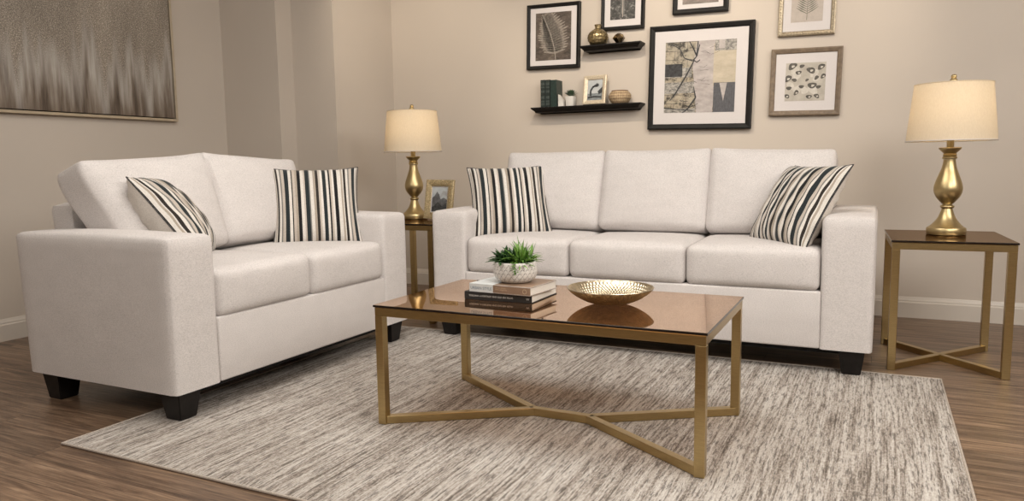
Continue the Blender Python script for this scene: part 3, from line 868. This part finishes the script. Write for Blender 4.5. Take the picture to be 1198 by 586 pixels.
# --- leaf print
A_bg = mottled('umber print ground', [(0.3, (0.035, 0.026, 0.021)), (0.55, (0.10, 0.078, 0.062)), (0.75, (0.20, 0.165, 0.135))], 22, 1, 2.5)
A_leaf = mottled('pale leaf ink', [(0.3, (0.13, 0.108, 0.09)), (0.7, (0.33, 0.29, 0.25))], 90, 1, 1)
A_leaf2 = mottled('leaf vein ink', [(0.3, (0.28, 0.245, 0.21)), (0.7, (0.46, 0.415, 0.37))], 60)
t, y = framed('picture_frame', 'black framed print of a pale skeleton leaf, leftmost on the back wall', .392, .436, .024, .028, M['black_frame'], .05, (-2.045, YB - .001, 1.792), FR, GRP)
bm = BM()
ax, az = .132, .160
rect(bm, -ax, -az, ax, az, y, 0)
spine = [(-.080 + .100 * math.sin(s * 1.35), .150 - .285 * s) for s in [k / 20 for k in range(21)]]
rnd = random.Random(5)
for i in range(1, 19):
    sx_, sz_ = spine[i]; s = i / 20
    for sd in (-1, 1):
        Lr = 1.12 * (.028 + .090 * math.sin(PI * min(1, s * .98)) ** .8) * (1.0 if sd > 0 else (.25 + .95 * s)) * rnd.uniform(.88, 1.08)
        ang = R(38 - 30 * s) if sd > 0 else R(158 + 22 * s)
        e = (sx_ + Lr * math.cos(ang), sz_ + Lr * math.sin(ang))
        e = (max(-ax + .004, min(ax - .006, e[0])), max(-az + .004, min(az - .004, e[1])))
        stroke(bm, [(sx_, sz_), ((sx_ + e[0]) / 2, (sz_ + e[1]) / 2 + .003), e], [.022, .024, .004], y - .0003, 1)
        stroke(bm, [(sx_, sz_), e], .0012, y - .0006, 2)
stroke(bm, spine + [(spine[-1][0] + .002, -.158)], .004, y - .0008, 2)
artmesh('leaf_print', bm, [A_bg, A_leaf, A_leaf2], t)
# --- park photograph
P_dark = mottled('photo trees', [(0.34, (0.012, 0.012, 0.011)), (0.54, (0.05, 0.048, 0.045)), (0.70, (0.36, 0.35, 0.33))], 42, 1, 1.2, 6, .75)
P_sky = mottled('photo grey sky', [(0.3, (0.22, 0.215, 0.2)), (0.7, (0.42, 0.41, 0.39))], 10)
P_tower = mottled('photo tower', [(0.3, (0.06, 0.058, 0.055)), (0.7, (0.2, 0.195, 0.185))], 40, 6, 1)
t, y = framed('picture_frame', 'black framed monochrome city park photograph above the upper shelf', .292, .42, .022, .026, M['black_frame'], .05, (-1.548, YB - .001, 2.003), FR, GRP)
bm = BM(); ax, az = .085, .145
rect(bm, -ax, -az, ax, az, y, 1); rect(bm, -ax, -az, ax, .0, y - .0003, 0)
flat(bm, [(-ax, 0), (-.05, .02), (-.03, .0), (.02, .025), (.05, .012), (ax, .03), (ax, -.01), (-ax, -.01)], y - .0004, 0)
rect(bm, -.012, -.11, .012, .11, y - .0005, 2); flat(bm, [(-.012, .11), (.012, .11), (0, .135)], y - .0005, 2); rect(bm, -.0025, -.13, .0025, -.02, y - .0007, 3)
artmesh('park_photograph', bm, [P_dark, P_sky, P_tower, A_leaf2], t)
# --- the partly seen frame at the top edge
P_b = mottled('brown blurred print', [(0.3, (0.10, 0.08, 0.07)), (0.7, (0.26, 0.215, 0.19))], 14, 1, 4)
t, y = framed('picture_frame', 'black framed brown print at the top edge above the largest frame', .345, .30, .030, .028, M['black_frame'], .05, (-1.043, YB - .001, 1.998), FR, GRP)
bm = BM(); rect(bm, -.112, -.092, .112, .092, y, 0)
for k in range(9): stroke(bm, [(-.10 + .024 * k, -.085), (-.096 + .024 * k, .085)], .006, y - .0003, 1)
artmesh('brown_print', bm, [P_b, mottled('brown print bands', [(0.3, (0.14, 0.11, 0.095)), (0.7, (0.22, 0.18, 0.16))], 30)], t)
# --- large collage
def brickmat():
    m, nt, n, l, b = nmat('sandy brick collage')
    br = n.new('ShaderNodeTexBrick'); l.new(coords(n, l, (1, 1, 1), rot=(PI / 2, 0, 0)), br.inputs['Vector'])
    br.inputs['Scale'].default_value = 1; br.inputs['Brick Width'].default_value = .16; br.inputs['Row Height'].default_value = .055; br.inputs['Mortar Size'].default_value = .0016
    br.inputs['Color1'].default_value = (0.44, 0.375, 0.28, 1); br.inputs['Color2'].default_value = (0.38, 0.34, 0.275, 1); br.inputs['Mortar'].default_value = (0.12, 0.10, 0.09, 1)
    t = noise(n, l, coords(n, l), 26, 6, .7); r = ramp(n, [(0.38, (0.10, 0.095, 0.09)), (0.5, (0.8, 0.8, 0.78)), (0.7, (1.1, 1.1, 1.08))]); l.new(t.outputs['Fac'], r.inputs[0])
    l.new(mixc(n, l, 1, br.outputs['Color'], r.outputs[0], 'MULTIPLY'), b.inputs['Base Color']); return m
Cb = brickmat()
Cl = mottled('lilac grey wash', [(0.3, (0.32, 0.285, 0.275)), (0.7, (0.50, 0.455, 0.44))], 16, 1, 2)
Ck = mottled('black ink', [(0.35, (0.006, 0.006, 0.007)), (0.7, (0.045, 0.045, 0.05))], 60)
Cc = mottled('cream block', [(0.3, (0.40, 0.345, 0.26)), (0.7, (0.53, 0.47, 0.37))], 12, 1, 2)
Cd = mottled('slate block', [(0.3, (0.05, 0.05, 0.055)), (0.7, (0.11, 0.11, 0.125))], 40, 4, 1)
Cg = mottled('speckled grey wash', [(0.35, (0.05, 0.05, 0.05)), (0.55, (0.35, 0.33, 0.30)), (0.7, (0.55, 0.52, 0.47))], 45, 1, 1.6, 6, .75)
t, y = framed('picture_frame', 'largest black framed abstract collage on the back wall', .652, .655, .034, .032, M['black_frame'], .07, (-1.043, YB - .001, 1.455), FR, GRP)
bm = BM(); ax = .222; az = .222
rect(bm, -ax, -az, ax, az, y, 0)
rect(bm, -ax, .0, -.05, .06, y - .0002, 5); rect(bm, -ax, -.1, -.03, -.03, y - .0002, 5); rect(bm, -ax, -az, -.02, -.195, y - .0002, 5)
rect(bm, -ax, .005, -.11, .085, y - .0003, 2)
flat(bm, [(-.02, az), (.095, az), (.09, .05), (.10, -.04), (.085, -az), (-.015, -az), (-.03, -.06), (-.045, .06)], y - .0004, 1)
rect(bm, .085, -.06, ax, .20, y - .0005, 3); rect(bm, .09, .155, ax, az, y - .0006, 5); rect(bm, .115, .17, .15, az, y - .0007, 1); rect(bm, .085, .105, ax, .15, y - .0008, 3)
rect(bm, .09, -az, ax, -.04, y - .0009, 4); flat(bm, [(.125, -.042), (.172, -.042), (.152, -.155)], y - .0011, 6)
rnd = random.Random(9)
stroke(bm, [(-.185, -.145), (-.15, -.10), (-.09, -.0), (-.035, .105)], [.004, .008, .010, .006], y - .0012, 2)
stroke(bm, [(-.19, .212), (-.13, .18), (-.10, .12), (-.045, .10), (-.02, .13), (-.005, .2)], [.004, .006, .006, .008, .007, .006], y - .0012, 2)
stroke(bm, [(-.04, .105), (-.02, .09), (.0, .105)], .006, y - .0013, 2)
stroke(bm, [(-.07, az), (-.04, .17), (-.022, .13), (-.015, az)], [.006, .008, .01, .006], y - .0013, 2)
stroke(bm, [(-.035, -.06), (-.02, -.13), (-.07, -.20), (-.10, -az)], [.004, .01, .008, .005], y - .0012, 2)
stroke(bm, [(-ax, -.19), (-.14, -.2), (-.08, -.205), (-.03, -.21)], [.007, .004, .006, .003], y - .0012, 2)
for k in range(22):
    x_, z_ = rnd.uniform(-ax + .01, -.05), rnd.uniform(-.2, .2)
    pts = [(x_, z_)]
    for q in range(4): pts.append((max(-ax, min(.08, pts[-1][0] + rnd.uniform(.004, .022))), max(-az, min(az, pts[-1][1] + rnd.uniform(-.012, .012)))))
    stroke(bm, pts, rnd.uniform(.0012, .0035), y - .0014, 2)
for k in range(9):
    x_, z_ = rnd.uniform(-.02, .07), rnd.uniform(-.1, .2)
    stroke(bm, [(x_, z_), (x_ + .03, z_ + rnd.uniform(-.01, .01)), (x_ + .05, z_ + rnd.uniform(-.02, .02))], .0014, y - .0014, 2)
artmesh('abstract_collage', bm, [Cb, Cl, Ck, Cc, Cd, Cg, Cl], t)
# --- fern in ornate frame
M['ornate'] = plain('ornate silver gold frame', (0.34, 0.285, 0.205), 0.38, 0.6, nscale=150, var=0.35, bmp=0.4)
def beads(bm, w, h, fwid, depth):
    st = fwid * .62
    for side in range(4):
        Ls = w if side in (0, 2) else h
        k = int(Ls / st)
        for i in range(k):
            u = -Ls / 2 + (i + .5) * Ls / k
            o = fwid * .42
            x_, z_ = ((u, -h / 2 + o), (w / 2 - o, u), (u, h / 2 - o), (-w / 2 + o, u))[side]
            r0 = bmesh.ops.create_icosphere(bm, subdivisions=1, radius=st * .42, matrix=Matrix.Translation((x_, -depth, z_)) @ Matrix.Rotation(R(45), 4, 'Y') @ Matrix.Diagonal((1.1, .55, .65, 1)))
Fb = mottled('taupe card', [(0.3, (0.40, 0.35, 0.31)), (0.7, (0.47, 0.415, 0.37))], 40)
Fl = mottled('pressed fern green', [(0.3, (0.075, 0.08, 0.055)), (0.7, (0.17, 0.175, 0.13))], 60)
t, y = framed('picture_frame', 'ornate beaded frame with a pressed fern at the top right', .316, .40, .026, .024, M['ornate'], .05, (-.417, YB - .001, 1.857), FR, GRP, relief=beads)
bm = BM(); rect(bm, -.088, -.122, .088, .122, y, 0)
stroke(bm, [(0, -.112), (.002, 0), (0, .10)], [.003, .0025, .001], y - .0004, 1)
for i in range(13):
    s = i / 13; z_ = -.075 + .165 * s; Lr = .054 * (1 - s) ** .75 + .008
    for sd in (-1, 1):
        stroke(bm, [(0, z_), (sd * Lr * .5, z_ + Lr * .28), (sd * Lr, z_ + Lr * .62)], [.002, .0068, .001], y - .0005, 1)
artmesh('pressed_fern', bm, [Fb, Fl], t)
# --- pebble blossom print
Pb = mottled('dove grey print ground', [(0.3, (0.36, 0.33, 0.285)), (0.7, (0.50, 0.465, 0.41))], 18)
Pl = mottled('pale petal', [(0.3, (0.46, 0.43, 0.385)), (0.7, (0.62, 0.59, 0.54))], 50)
Pd = mottled('charcoal petal', [(0.3, (0.022, 0.02, 0.018)), (0.7, (0.14, 0.125, 0.105))], 70)
t, y = framed('picture_frame', 'brown wood framed print of dark pebbles above the sofa at right', .397, .395, .029, .028, M['brown_frame'], .06, (-.417, YB - .001, 1.386), FR, GRP)
bm = BM(); ax = .112; az = .112
rect(bm, -ax, -az, ax, az, y, 0)
rnd = random.Random(21)
def blob(cx_, cz_, a_, b_, rot_, yy, mi):
    pts = []
    for k in range(18):
        q = 2 * PI * k / 18; rr_ = 1 + .10 * math.sin(3 * q + rot_ * 5)
        px_, pz_ = a_ * rr_ * math.cos(q), b_ * rr_ * math.sin(q)
        X, Z = cx_ + px_ * math.cos(rot_) - pz_ * math.sin(rot_), cz_ + px_ * math.sin(rot_) + pz_ * math.cos(rot_)
        pts.append((max(-ax, min(ax, X)), max(-az, min(az, Z))))
    flat(bm, pts, yy, mi)
for i in range(9): blob(rnd.uniform(-.08, .08), rnd.uniform(-.08, .08), rnd.uniform(.02, .034), rnd.uniform(.016, .024), rnd.uniform(0, 3), y - .0003 - i * 2e-5, 1)
for i, (px_, pz_, a_) in enumerate([(-.075, .094, .022), (-.022, .092, .012), (.085, .085, .018), (.03, .066, .021), (-.04, .055, .014), (-.098, .022, .020), (-.062, .012, .012), (.062, .022, .012), (.098, .03, .014), (.040, -.022, .021), (-.02, -.028, .012), (.075, -.032, .012), (-.09, -.035, .013), (-.048, -.062, .014), (.025, -.088, .014), (.068, -.085, .014), (-.10, -.082, .014), (.01, .01, .009)]):
    a_ *= 1.22
    blob(px_, pz_, a_, a_ * .66, rnd.uniform(-.6, 1.0), y - .0006 - i * 2e-5, 2)
    if a_ > .017: blob(px_ + .003, pz_ - .002, a_ * .35, a_ * .25, .4, y - .0011, 1)
artmesh('pebble_print', bm, [Pb, Pl, Pd], t)

# --- large glitter painting on the left wall
def mk_painting():
    m, nt, n, l, b = nmat('glittered streak painting')
    tc = n.new('ShaderNodeTexCoord'); sx = n.new('ShaderNodeSeparateXYZ'); l.new(tc.outputs['Object'], sx.inputs[0])
    z = math_(n, l, 'DIVIDE', sx.outputs['Z'], 0.84)                      # -0.5 .. 0.5
    v1 = coords(n, l, (7.5, 0, 0.5)); n1 = noise(n, l, v1, 1, 2, .6)
    v2 = coords(n, l, (24, 0, 2.0)); n2 = noise(n, l, v2, 1, 4, .6)
    v3 = coords(n, l, (1, 1, 1)); n3 = noise(n, l, v3, 165, 3, .9)
    v4 = coords(n, l, (5, 0, 1.4)); n4 = noise(n, l, v4, 1, 3, .6)
    # ragged height of the glitter curtain
    edge = math_(n, l, 'MULTIPLY_ADD', n1.outputs['Fac'], 1.7, -0.98)
    d = math_(n, l, 'SUBTRACT', z, edge)
    up_ = n.new('ShaderNodeMapRange'); up_.inputs[1].default_value = -.10; up_.inputs[2].default_value = .16; l.new(d, up_.inputs[0])
    g1 = ramp(n, [(0.36, (0.11, 0.092, 0.074)), (0.5, (0.26, 0.224, 0.185)), (0.58, (0.40, 0.352, 0.30)), (0.65, (0.74, 0.68, 0.60))]); l.new(n3.outputs['Fac'], g1.inputs[0])
    g1b = ramp(n, [(0.3, (0.72, 0.71, 0.70)), (0.7, (1.15, 1.14, 1.12))]); l.new(n4.outputs['Fac'], g1b.inputs[0])
    glit = mixc(n, l, 1.0, g1.outputs[0], g1b.outputs[0], 'MULTIPLY')
    low = ramp(n, [(0.32, (0.075, 0.055, 0.040)), (0.45, (0.19, 0.152, 0.120)), (0.56, (0.32, 0.28, 0.24)), (0.68, (0.46, 0.43, 0.39))]); l.new(n2.outputs['Fac'], low.inputs[0])
    dk = n.new('ShaderNodeMapRange'); dk.inputs[1].default_value = -.52; dk.inputs[2].default_value = -.22; l.new(math_(n, l, 'MULTIPLY_ADD', n1.outputs['Fac'], -.25, math_(n, l, 'ADD', z, .13)), dk.inputs[0])
    lowc = mixc(n, l, dk.outputs[0], mixc(n, l, 1.0, low.outputs[0], (0.50, 0.43, 0.37), 'MULTIPLY'), low.outputs[0])
    # pale smears just below the ragged edge
    sm = n.new('ShaderNodeMapRange'); sm.inputs[1].default_value = -.30; sm.inputs[2].default_value = -.02; l.new(d, sm.inputs[0])
    smm = math_(n, l, 'MULTIPLY', sm.outputs[0], math_(n, l, 'MULTIPLY', n2.outputs['Fac'], 1.25))
    lowc = mixc(n, l, smm, lowc, (0.44, 0.415, 0.385))
    l.new(mixc(n, l, up_.outputs[0], lowc, glit), b.inputs['Base Color'])
    b.inputs['Roughness'].default_value = 0.5
    bump(n, l, n3.outputs['Fac'], b, 0.35, 0.004)
    return m
M['painting'] = mk_painting()
pa = thing('painting', 'wide abstract taupe and brown streaked painting on the left wall', 'painting', (XW + .001, 2.755, 1.668), (0, 0, R(90)))
PW, PH = 1.62, .855
bm = BM(); box(bm, -PW / 2 + .023, -.036, -PH / 2 + .023, PW / 2 - .023, -.002, PH / 2 - .023); obj('canvas', bm, M['painting'], pa, smooth=False)
bm = BM()
for s in (-1, 1):
    box(bm, -PW / 2, -.042, s * PH / 2 - (0.016 if s > 0 else 0), PW / 2, 0, s * PH / 2 + (0.016 if s < 0 else 0), .001, 1)
    box(bm, s * PW / 2 - (0.016 if s > 0 else 0), -.042, -PH / 2 + 0.016, s * PW / 2 + (0.016 if s < 0 else 0), 0, PH / 2 - 0.016, .001, 1)
M['champagne'] = plain('champagne float frame', (0.50, 0.42, 0.31), 0.4, 0.35, nscale=20, var=0.08)
obj('float_frame', bm, M['champagne'], pa, smooth=False)
bm = BM(); box(bm, -PW / 2 + .014, -.004, -PH / 2 + .014, PW / 2 - .014, -.0005, PH / 2 - .014); obj('backing', bm, M['black_cloth'], pa, smooth=False)

# ================================================================== SHELVES
def shelf(label, x0, x1, z):
    t = thing('wall_shelf', label, 'shelf', ((x0 + x1) / 2, YB, z), (0, 0, 0), 'dark wall shelves')
    hw = (x1 - x0) / 2
    # crown-moulded ledge: profile (overhang, z), mitred returns at both ends
    pf = [(0.0, 0.0), (0.0, -.008), (-.004, -.011), (-.009, -.016), (-.017, -.022), (-.023, -.029), (-.024, -.035)]
    bm = BM(); D = .112
    rows = []
    for o, zz in pf:
        rows.append([bm.verts.new(p) for p in ((-hw - o, -.0005, zz), (-hw - o, -D - o, zz), (hw + o, -D - o, zz), (hw + o, -.0005, zz))])
    for A, B_ in zip(rows, rows[1:]):
        for k in range(4): bm.faces.new((A[k], A[(k + 1) % 4], B_[(k + 1) % 4], B_[k]))
    bm.faces.new(rows[0]); bm.faces.new(rows[-1])
    bmesh.ops.recalc_face_normals(bm, faces=bm.faces)
    # turned-down profile: vertical order keeps the top widest
    obj('ledge', bm, M['shelf'], t, smooth=False)
    bm = BM(); box(bm, -hw + .03, -.012, -.042, hw - .03, -.0005, -.0355); obj('wall_cleat', bm, M['shelf'], t, smooth=False)
    return t
ZS1, ZS2 = 1.696, 1.309
shelf('short dark wall shelf holding a gold vase', -1.820, -1.402, ZS1)
shelf('long dark wall shelf holding green books and a basket', -2.180, -1.400, ZS2)

# --- upper shelf ornaments
M['vase'] = plain('hammered antique gold', (0.34, 0.27, 0.15), 0.36, 0.9, nscale=95, var=0.6, bmp=0.7)
vs_ = thing('gold_vase', 'round hammered gold bottle vase on the upper wall shelf', 'vase', (-1.706, YB - .062, ZS1 + .0005))
bm = BM()
pr_ = smooth_prof([(0.034, 0), (0.052, 0.010), (0.066, .036), (0.067, .060), (0.055, .084), (0.034, .100), (0.021, .107), (0.019, .116), (0.022, .130), (0.0235, .134)], 5)
lathe(bm, [(0, 0)] + pr_ + [(0.019, .134), (0.015, .115), (0, .112)], 72)
for v in bm.verts:
    r_ = math.hypot(v.co.x, v.co.y); a = math.atan2(v.co.y, v.co.x)
    if r_ > .03 and v.co.z > .004:
        k = 1 + .035 * math.sin(12 * a + v.co.z * 190) * math.sin(12 * a - v.co.z * 190)
        v.co.x *= k; v.co.y *= k
obj('body', bm, M['vase'], vs_)
M['dark_bronze'] = brass('dark bronze facets', (0.13, 0.09, 0.05), 0.3, 0.3)
og = thing('faceted_ornament', 'small dark gold faceted ornament beside the gold vase', 'ornament', (-1.562, YB - .062, ZS1 + .0005))
bm = BM()
def ring_(r_, z_, n_=6, o_=0): return [bm.verts.new((r_ * math.cos(2 * PI * k / n_ + o_), r_ * math.sin(2 * PI * k / n_ + o_), z_)) for k in range(n_)]
r0, r1, r2, r3 = ring_(.016, 0), ring_(.042, .034, 6, PI / 6), ring_(.030, .056), ring_(.012, .066, 6, PI / 6)
def zip_(A, B_, o=0):
    for k in range(6):
        bm.faces.new((A[k], A[(k + 1) % 6], B_[(k + o) % 6])); bm.faces.new((A[(k + 1) % 6], B_[(k + 1 + o) % 6], B_[(k + o) % 6]))
zip_(r0, r1); zip_(r1, r2, 1); zip_(r2, r3); bm.faces.new(r0[::-1]); bm.faces.new(r3)
for i, f in enumerate(bm.faces): f.material_index = 1 if i % 3 == 0 else 0
obj('body', bm, [M['dark_bronze'], M['gold']], og, smooth=False)

# --- lower shelf: green books upright, bookend, succulent, frame, basket, disc
M['bk_green'] = plain('dark green book cloth', (0.006, 0.014, 0.012), 0.42, nscale=70, var=0.3)
M['bk_green2'] = plain('mid green book cloth', (0.010, 0.026, 0.021), 0.42, nscale=70, var=0.3)
def upright(label, x, w, h, d, mt, loc_y, bands, rz=0):
    t = thing('book', label, 'book', (x, loc_y, ZS2 + .0005), (0, 0, rz), 'green books on the lower shelf')
    bm = BM(); c = .0022
    box(bm, -w / 2, -d / 2, 0, -w / 2 + c, d / 2, h, .0005, 1); box(bm, w / 2 - c, -d / 2, 0, w / 2, d / 2, h, .0005, 1); box(bm, -w / 2 + c, -d / 2, 0, w / 2 - c, -d / 2 + c, h, 0, 1)
    obj('cover', bm, mt, t, smooth=False)
    bm = BM(); box(bm, -w / 2 + c + .0001, -d / 2 + c + .0001, .002, w / 2 - c - .0001, d / 2 - .003, h - .003); obj('pages', bm, M['paper'], t, smooth=False)
    if bands:
        for z_, hh in bands:
            bm = BM(); box(bm, -w / 2 * .78, -d / 2 - .0008, z_ * h, w / 2 * .78, -d / 2 + .0003, z_ * h + hh)
            obj('spine_band', bm, M['ink_band'], t, smooth=False)
    return t
M['ink_band'] = plain('silver foil bands', (0.055, 0.07, 0.064), 0.45, 0.2, nscale=200, var=0.5)
bands = [(.06, .018), (.18, .010), (.30, .018), (.52, .016), (.70, .010), (.80, .018), (.93, .004)]
upright('dark green upright book with foil spine, leftmost on the lower shelf', -2.086, .034, .182, .105, M['bk_green'], YB - .060, bands)
upright('dark green upright book with foil spine, second from left on shelf', -2.050, .034, .181, .105, M['bk_green'], YB - .060, bands)
upright('plain green upright book with its cover toward the small succulent', -2.008, .044, .178, .104, M['bk_green2'], YB - .058, None, R(0))
M['stone'] = plain('white marble', (0.62, 0.60, 0.57), 0.35, nscale=14, var=0.12)
be = thing('bookend', 'white angled marble bookend between green books and succulent', 'bookend', (-1.962, YB - .075, ZS2 + .0005))
bm = BM()
pts = [(-.019, 0), (.019, 0), (.016, .038), (-.019, .082)]
fr_ = [bm.verts.new((x_, -.022, z_)) for x_, z_ in pts]; bk_ = [bm.verts.new((x_, .022, z_)) for x_, z_ in pts]
bm.faces.new(fr_); bm.faces.new(bk_[::-1])
for k in range(4): bm.faces.new((fr_[k], fr_[(k + 1) % 4], bk_[(k + 1) % 4], bk_[k]))
bmesh.ops.bevel(bm, geom=list(bm.edges), offset=.0015, segments=1, affect='EDGES')
obj('block', bm, M['stone'], be, smooth=False)
su = thing('potted_succulent', 'tiny dark succulent in a white pot on the lower shelf', 'plant', (-1.902, YB - .060, ZS2 + .0005))
bm = BM(); box(bm, -.030, -.030, 0, .030, .030, .066, .004, 2)
for v in bm.verts:
    k = .86 + .14 * v.co.z / .066; v.co.x *= k; v.co.y *= k
obj('pot', bm, M['stone'], su)
bm = BM(); rnd = random.Random(4)
for k in range(46):
    a = k * 2.399; el = R(80 - 70 * (k / 46)); d = Vector((math.cos(a) * math.cos(el), math.sin(a) * math.cos(el), math.sin(el)))
    leaf(bm, (.006 * math.cos(a), .006 * math.sin(a), .066 + .012 * (1 - k / 46)), d, .034 + .022 * (k / 46), .012, -.5, 0, .2, 5)
obj('foliage', bm, M['leaf_grey'], su)
# silver-gold photo frame leaning on the wall
M['leaf_silver'] = plain('champagne leaf frame', (0.62, 0.53, 0.40), 0.42, 0.25, nscale=130, var=0.22, bmp=0.5)
S_bg = mottled('photo pale sky', [(0.3, (0.34, 0.37, 0.39)), (0.7, (0.55, 0.57, 0.57))], 12)
S_dk = mottled('photo dark rock', [(0.3, (0.01, 0.011, 0.012)), (0.7, (0.07, 0.073, 0.075))], 50)
t, y = framed('photo_frame', 'champagne gold photo frame standing on the lower wall shelf', .165, .192, .027, .016, M['leaf_silver'], 0, (-1.728, YB - .052, ZS2 + .0985), (R(-9), 0, R(-6)), 'standing photo frames', cat='photo frame')
bm = BM(); ax, az = .054, .067
rect(bm, -ax, -az, ax, az, y, 0); rect(bm, -ax, -az, ax, -.022, y - .0003, 2)
stroke(bm, [(-.030, -.04), (-.032, -.005), (-.018, .018), (.004, .032), (.02, .030)], [.016, .013, .012, .012, .004], y - .0005, 1)
stroke(bm, [(.004, .034), (.018, .040), (.026, .026)], [.010, .014, .004], y - .0006, 1); stroke(bm, [(-.05, -.05), (.0, -.045), (.05, -.05)], .012, y - .0006, 1)
flat(bm, [(.02, -.01), (ax, .02), (ax, -.02), (.03, -.03)], y - .0007, 1)
artmesh('photograph', bm, [S_bg, S_dk, mottled('photo sea', [(0.3, (0.12, 0.14, 0.15)), (0.7, (0.3, 0.33, 0.34))], 40, 1, 4)], t)
bm = BM(); box(bm, -.02, -.003, -.085, .02, 0, .03); xform(bm, Matrix.Translation((0, .004, 0)) @ Matrix.Rotation(R(20), 4, 'X')); obj('easel_back', bm, M['black_cloth'], t, smooth=False)
# woven basket
def mk_basket():
    m, nt, n, l, b = nmat('woven seagrass')
    t = noise(n, l, coords(n, l), 90, 3)
    at = n.new('ShaderNodeAttribute'); at.attribute_name = 'weave'
    f = math_(n, l, 'MULTIPLY_ADD', t.outputs['Fac'], .5, math_(n, l, 'MULTIPLY_ADD', at.outputs['Fac'], .5, 0))
    r = ramp(n, [(0.25, (0.16, 0.105, 0.06)), (0.55, (0.38, 0.275, 0.165)), (0.8, (0.58, 0.46, 0.31))]); l.new(f, r.inputs[0]); l.new(r.outputs[0], b.inputs['Base Color'])
    b.inputs['Roughness'].default_value = .8
    return m
M['basket'] = mk_basket()
bk = thing('woven_basket', 'small round woven tan basket at the right of the lower shelf', 'basket', (-1.553, YB - .064, ZS2 + .0005))
bm = BM()
lathe(bm, [(0, 0)] + smooth_prof([(0.044, 0), (0.056, .006), (0.070, .030), (0.0735, .046), (0.068, .064), (0.058, .076), (0.054, .079)], 6) + [(0.052, .079), (0.058, .062), (0.06, .03), (0, .01)], 96)
wv = {}
bm.verts.index_update()
for v in bm.verts:
    r_ = math.hypot(v.co.x, v.co.y); a = math.atan2(v.co.y, v.co.x)
    k = math.sin(18 * a + v.co.z * 170) * math.sin(18 * a - v.co.z * 170)
    wv[v.index] = .5 + .5 * k
    if r_ > .045 and v.co.z > .002:
        v.co.x *= 1 + .018 * k; v.co.y *= 1 + .018 * k
o = obj('body', bm, M['basket'], bk)
at = o.data.attributes.new('weave', 'FLOAT', 'POINT')
for i, dv in enumerate(at.data): dv.value = wv.get(i, .5)
bm = BM(); tube(bm, [(0.053 * math.cos(a), 0.053 * math.sin(a), .0815) for a in [2 * PI * k / 48 for k in range(48)]], .0034, 8, closed=True)
M['rim_brown'] = plain('brown basket rim', (0.16, 0.09, 0.05), 0.7, nscale=150, var=0.4)
obj('rim', bm, M['rim_brown'], bk)
# disc behind the books
M['pale_disc'] = plain('pale sand ceramic', (0.46, 0.38, 0.28), 0.5, nscale=60, var=0.1)
ds = thing('round_plate', 'pale round plate standing behind the green books', 'plate', (-2.088, YB - .003, ZS2 + .0595), (0, 0, 0))
bm = BM(); lathe(bm, [(0, -.002), (.040, -.002), (.058, .004), (.0585, .006), (.040, .001), (0, .001)], 48); xform(bm, Matrix.Translation((0, -.003, 0)) @ Matrix.Rotation(R(90), 4, 'X'))
obj('disc', bm, M['pale_disc'], ds)

# --- hammered gold photo frame on the left end table
M['hammer'] = plain('hammered gold mosaic', (0.52, 0.42, 0.25), 0.32, 0.7, nscale=160, var=0.4, bmp=0.4)
def nuggets(bm, w, h, fwid, depth):
    rnd = random.Random(8); k = 0
    st = .0105
    nx_, nz_ = int(w / st), int(h / st)
    for i in range(nx_):
        for j in range(nz_):
            x_ = -w / 2 + (i + .5) * w / nx_; z_ = -h / 2 + (j + .5) * h / nz_
            if abs(x_) > w / 2 - fwid or abs(z_) > h / 2 - fwid:
                bmesh.ops.create_icosphere(bm, subdivisions=1, radius=st * .5, matrix=Matrix.Translation((x_ + rnd.uniform(-.0015, .0015), -depth - .001, z_ + rnd.uniform(-.0015, .0015))) @ Matrix.Rotation(rnd.uniform(-.8, .8) + R(45), 4, 'Y') @ Matrix.Diagonal((1.15, .55, .6, 1)))
t, y = framed('photo_frame', 'hammered gold photo frame beside the lamp on the left end table', .200, .245, .040, .014, M['hammer'], 0, (-2.445, 3.960, .5865 + .1245), (R(-10), R(1), R(0)), 'standing photo frames', cat='photo frame', relief=nuggets)
bm = BM(); ax, az = .060, .082
rect(bm, -ax, -az, ax, az, y, 0)
rect(bm, -ax + .006, -az + .006, ax - .006, az - .006, y - .0003, 1)
flat(bm, [(-.054, -.076), (.054, -.076), (.054, .0), (.03, .012), (.008, .002), (-.004, .03), (-.02, .05), (-.038, .022), (-.054, .01)], y - .0005, 2)
flat(bm, [(.0, .01), (.03, .03), (.054, .018), (.054, .05), (.02, .056)], y - .0006, 3); flat(bm, [(-.05, -.05), (-.01, -.015), (.02, -.04), (.054, -.02), (.054, -.076), (-.05, -.076)], y - .0007, 4)
artmesh('photograph', bm, [M['mat_board'], S_bg, mottled('photo mid grey', [(0.3, (0.05, 0.05, 0.052)), (0.7, (0.16, 0.16, 0.165))], 40), mottled('photo light grey', [(0.3, (0.3, 0.3, 0.3)), (0.7, (0.45, 0.45, 0.45))], 40), S_dk], t)
bm = BM(); box(bm, -.02, -.003, -.118, .02, 0, .02); xform(bm, Matrix.Translation((0, .004, 0)) @ Matrix.Rotation(R(16), 4, 'X')); obj('easel_back', bm, M['black_cloth'], t, smooth=False)
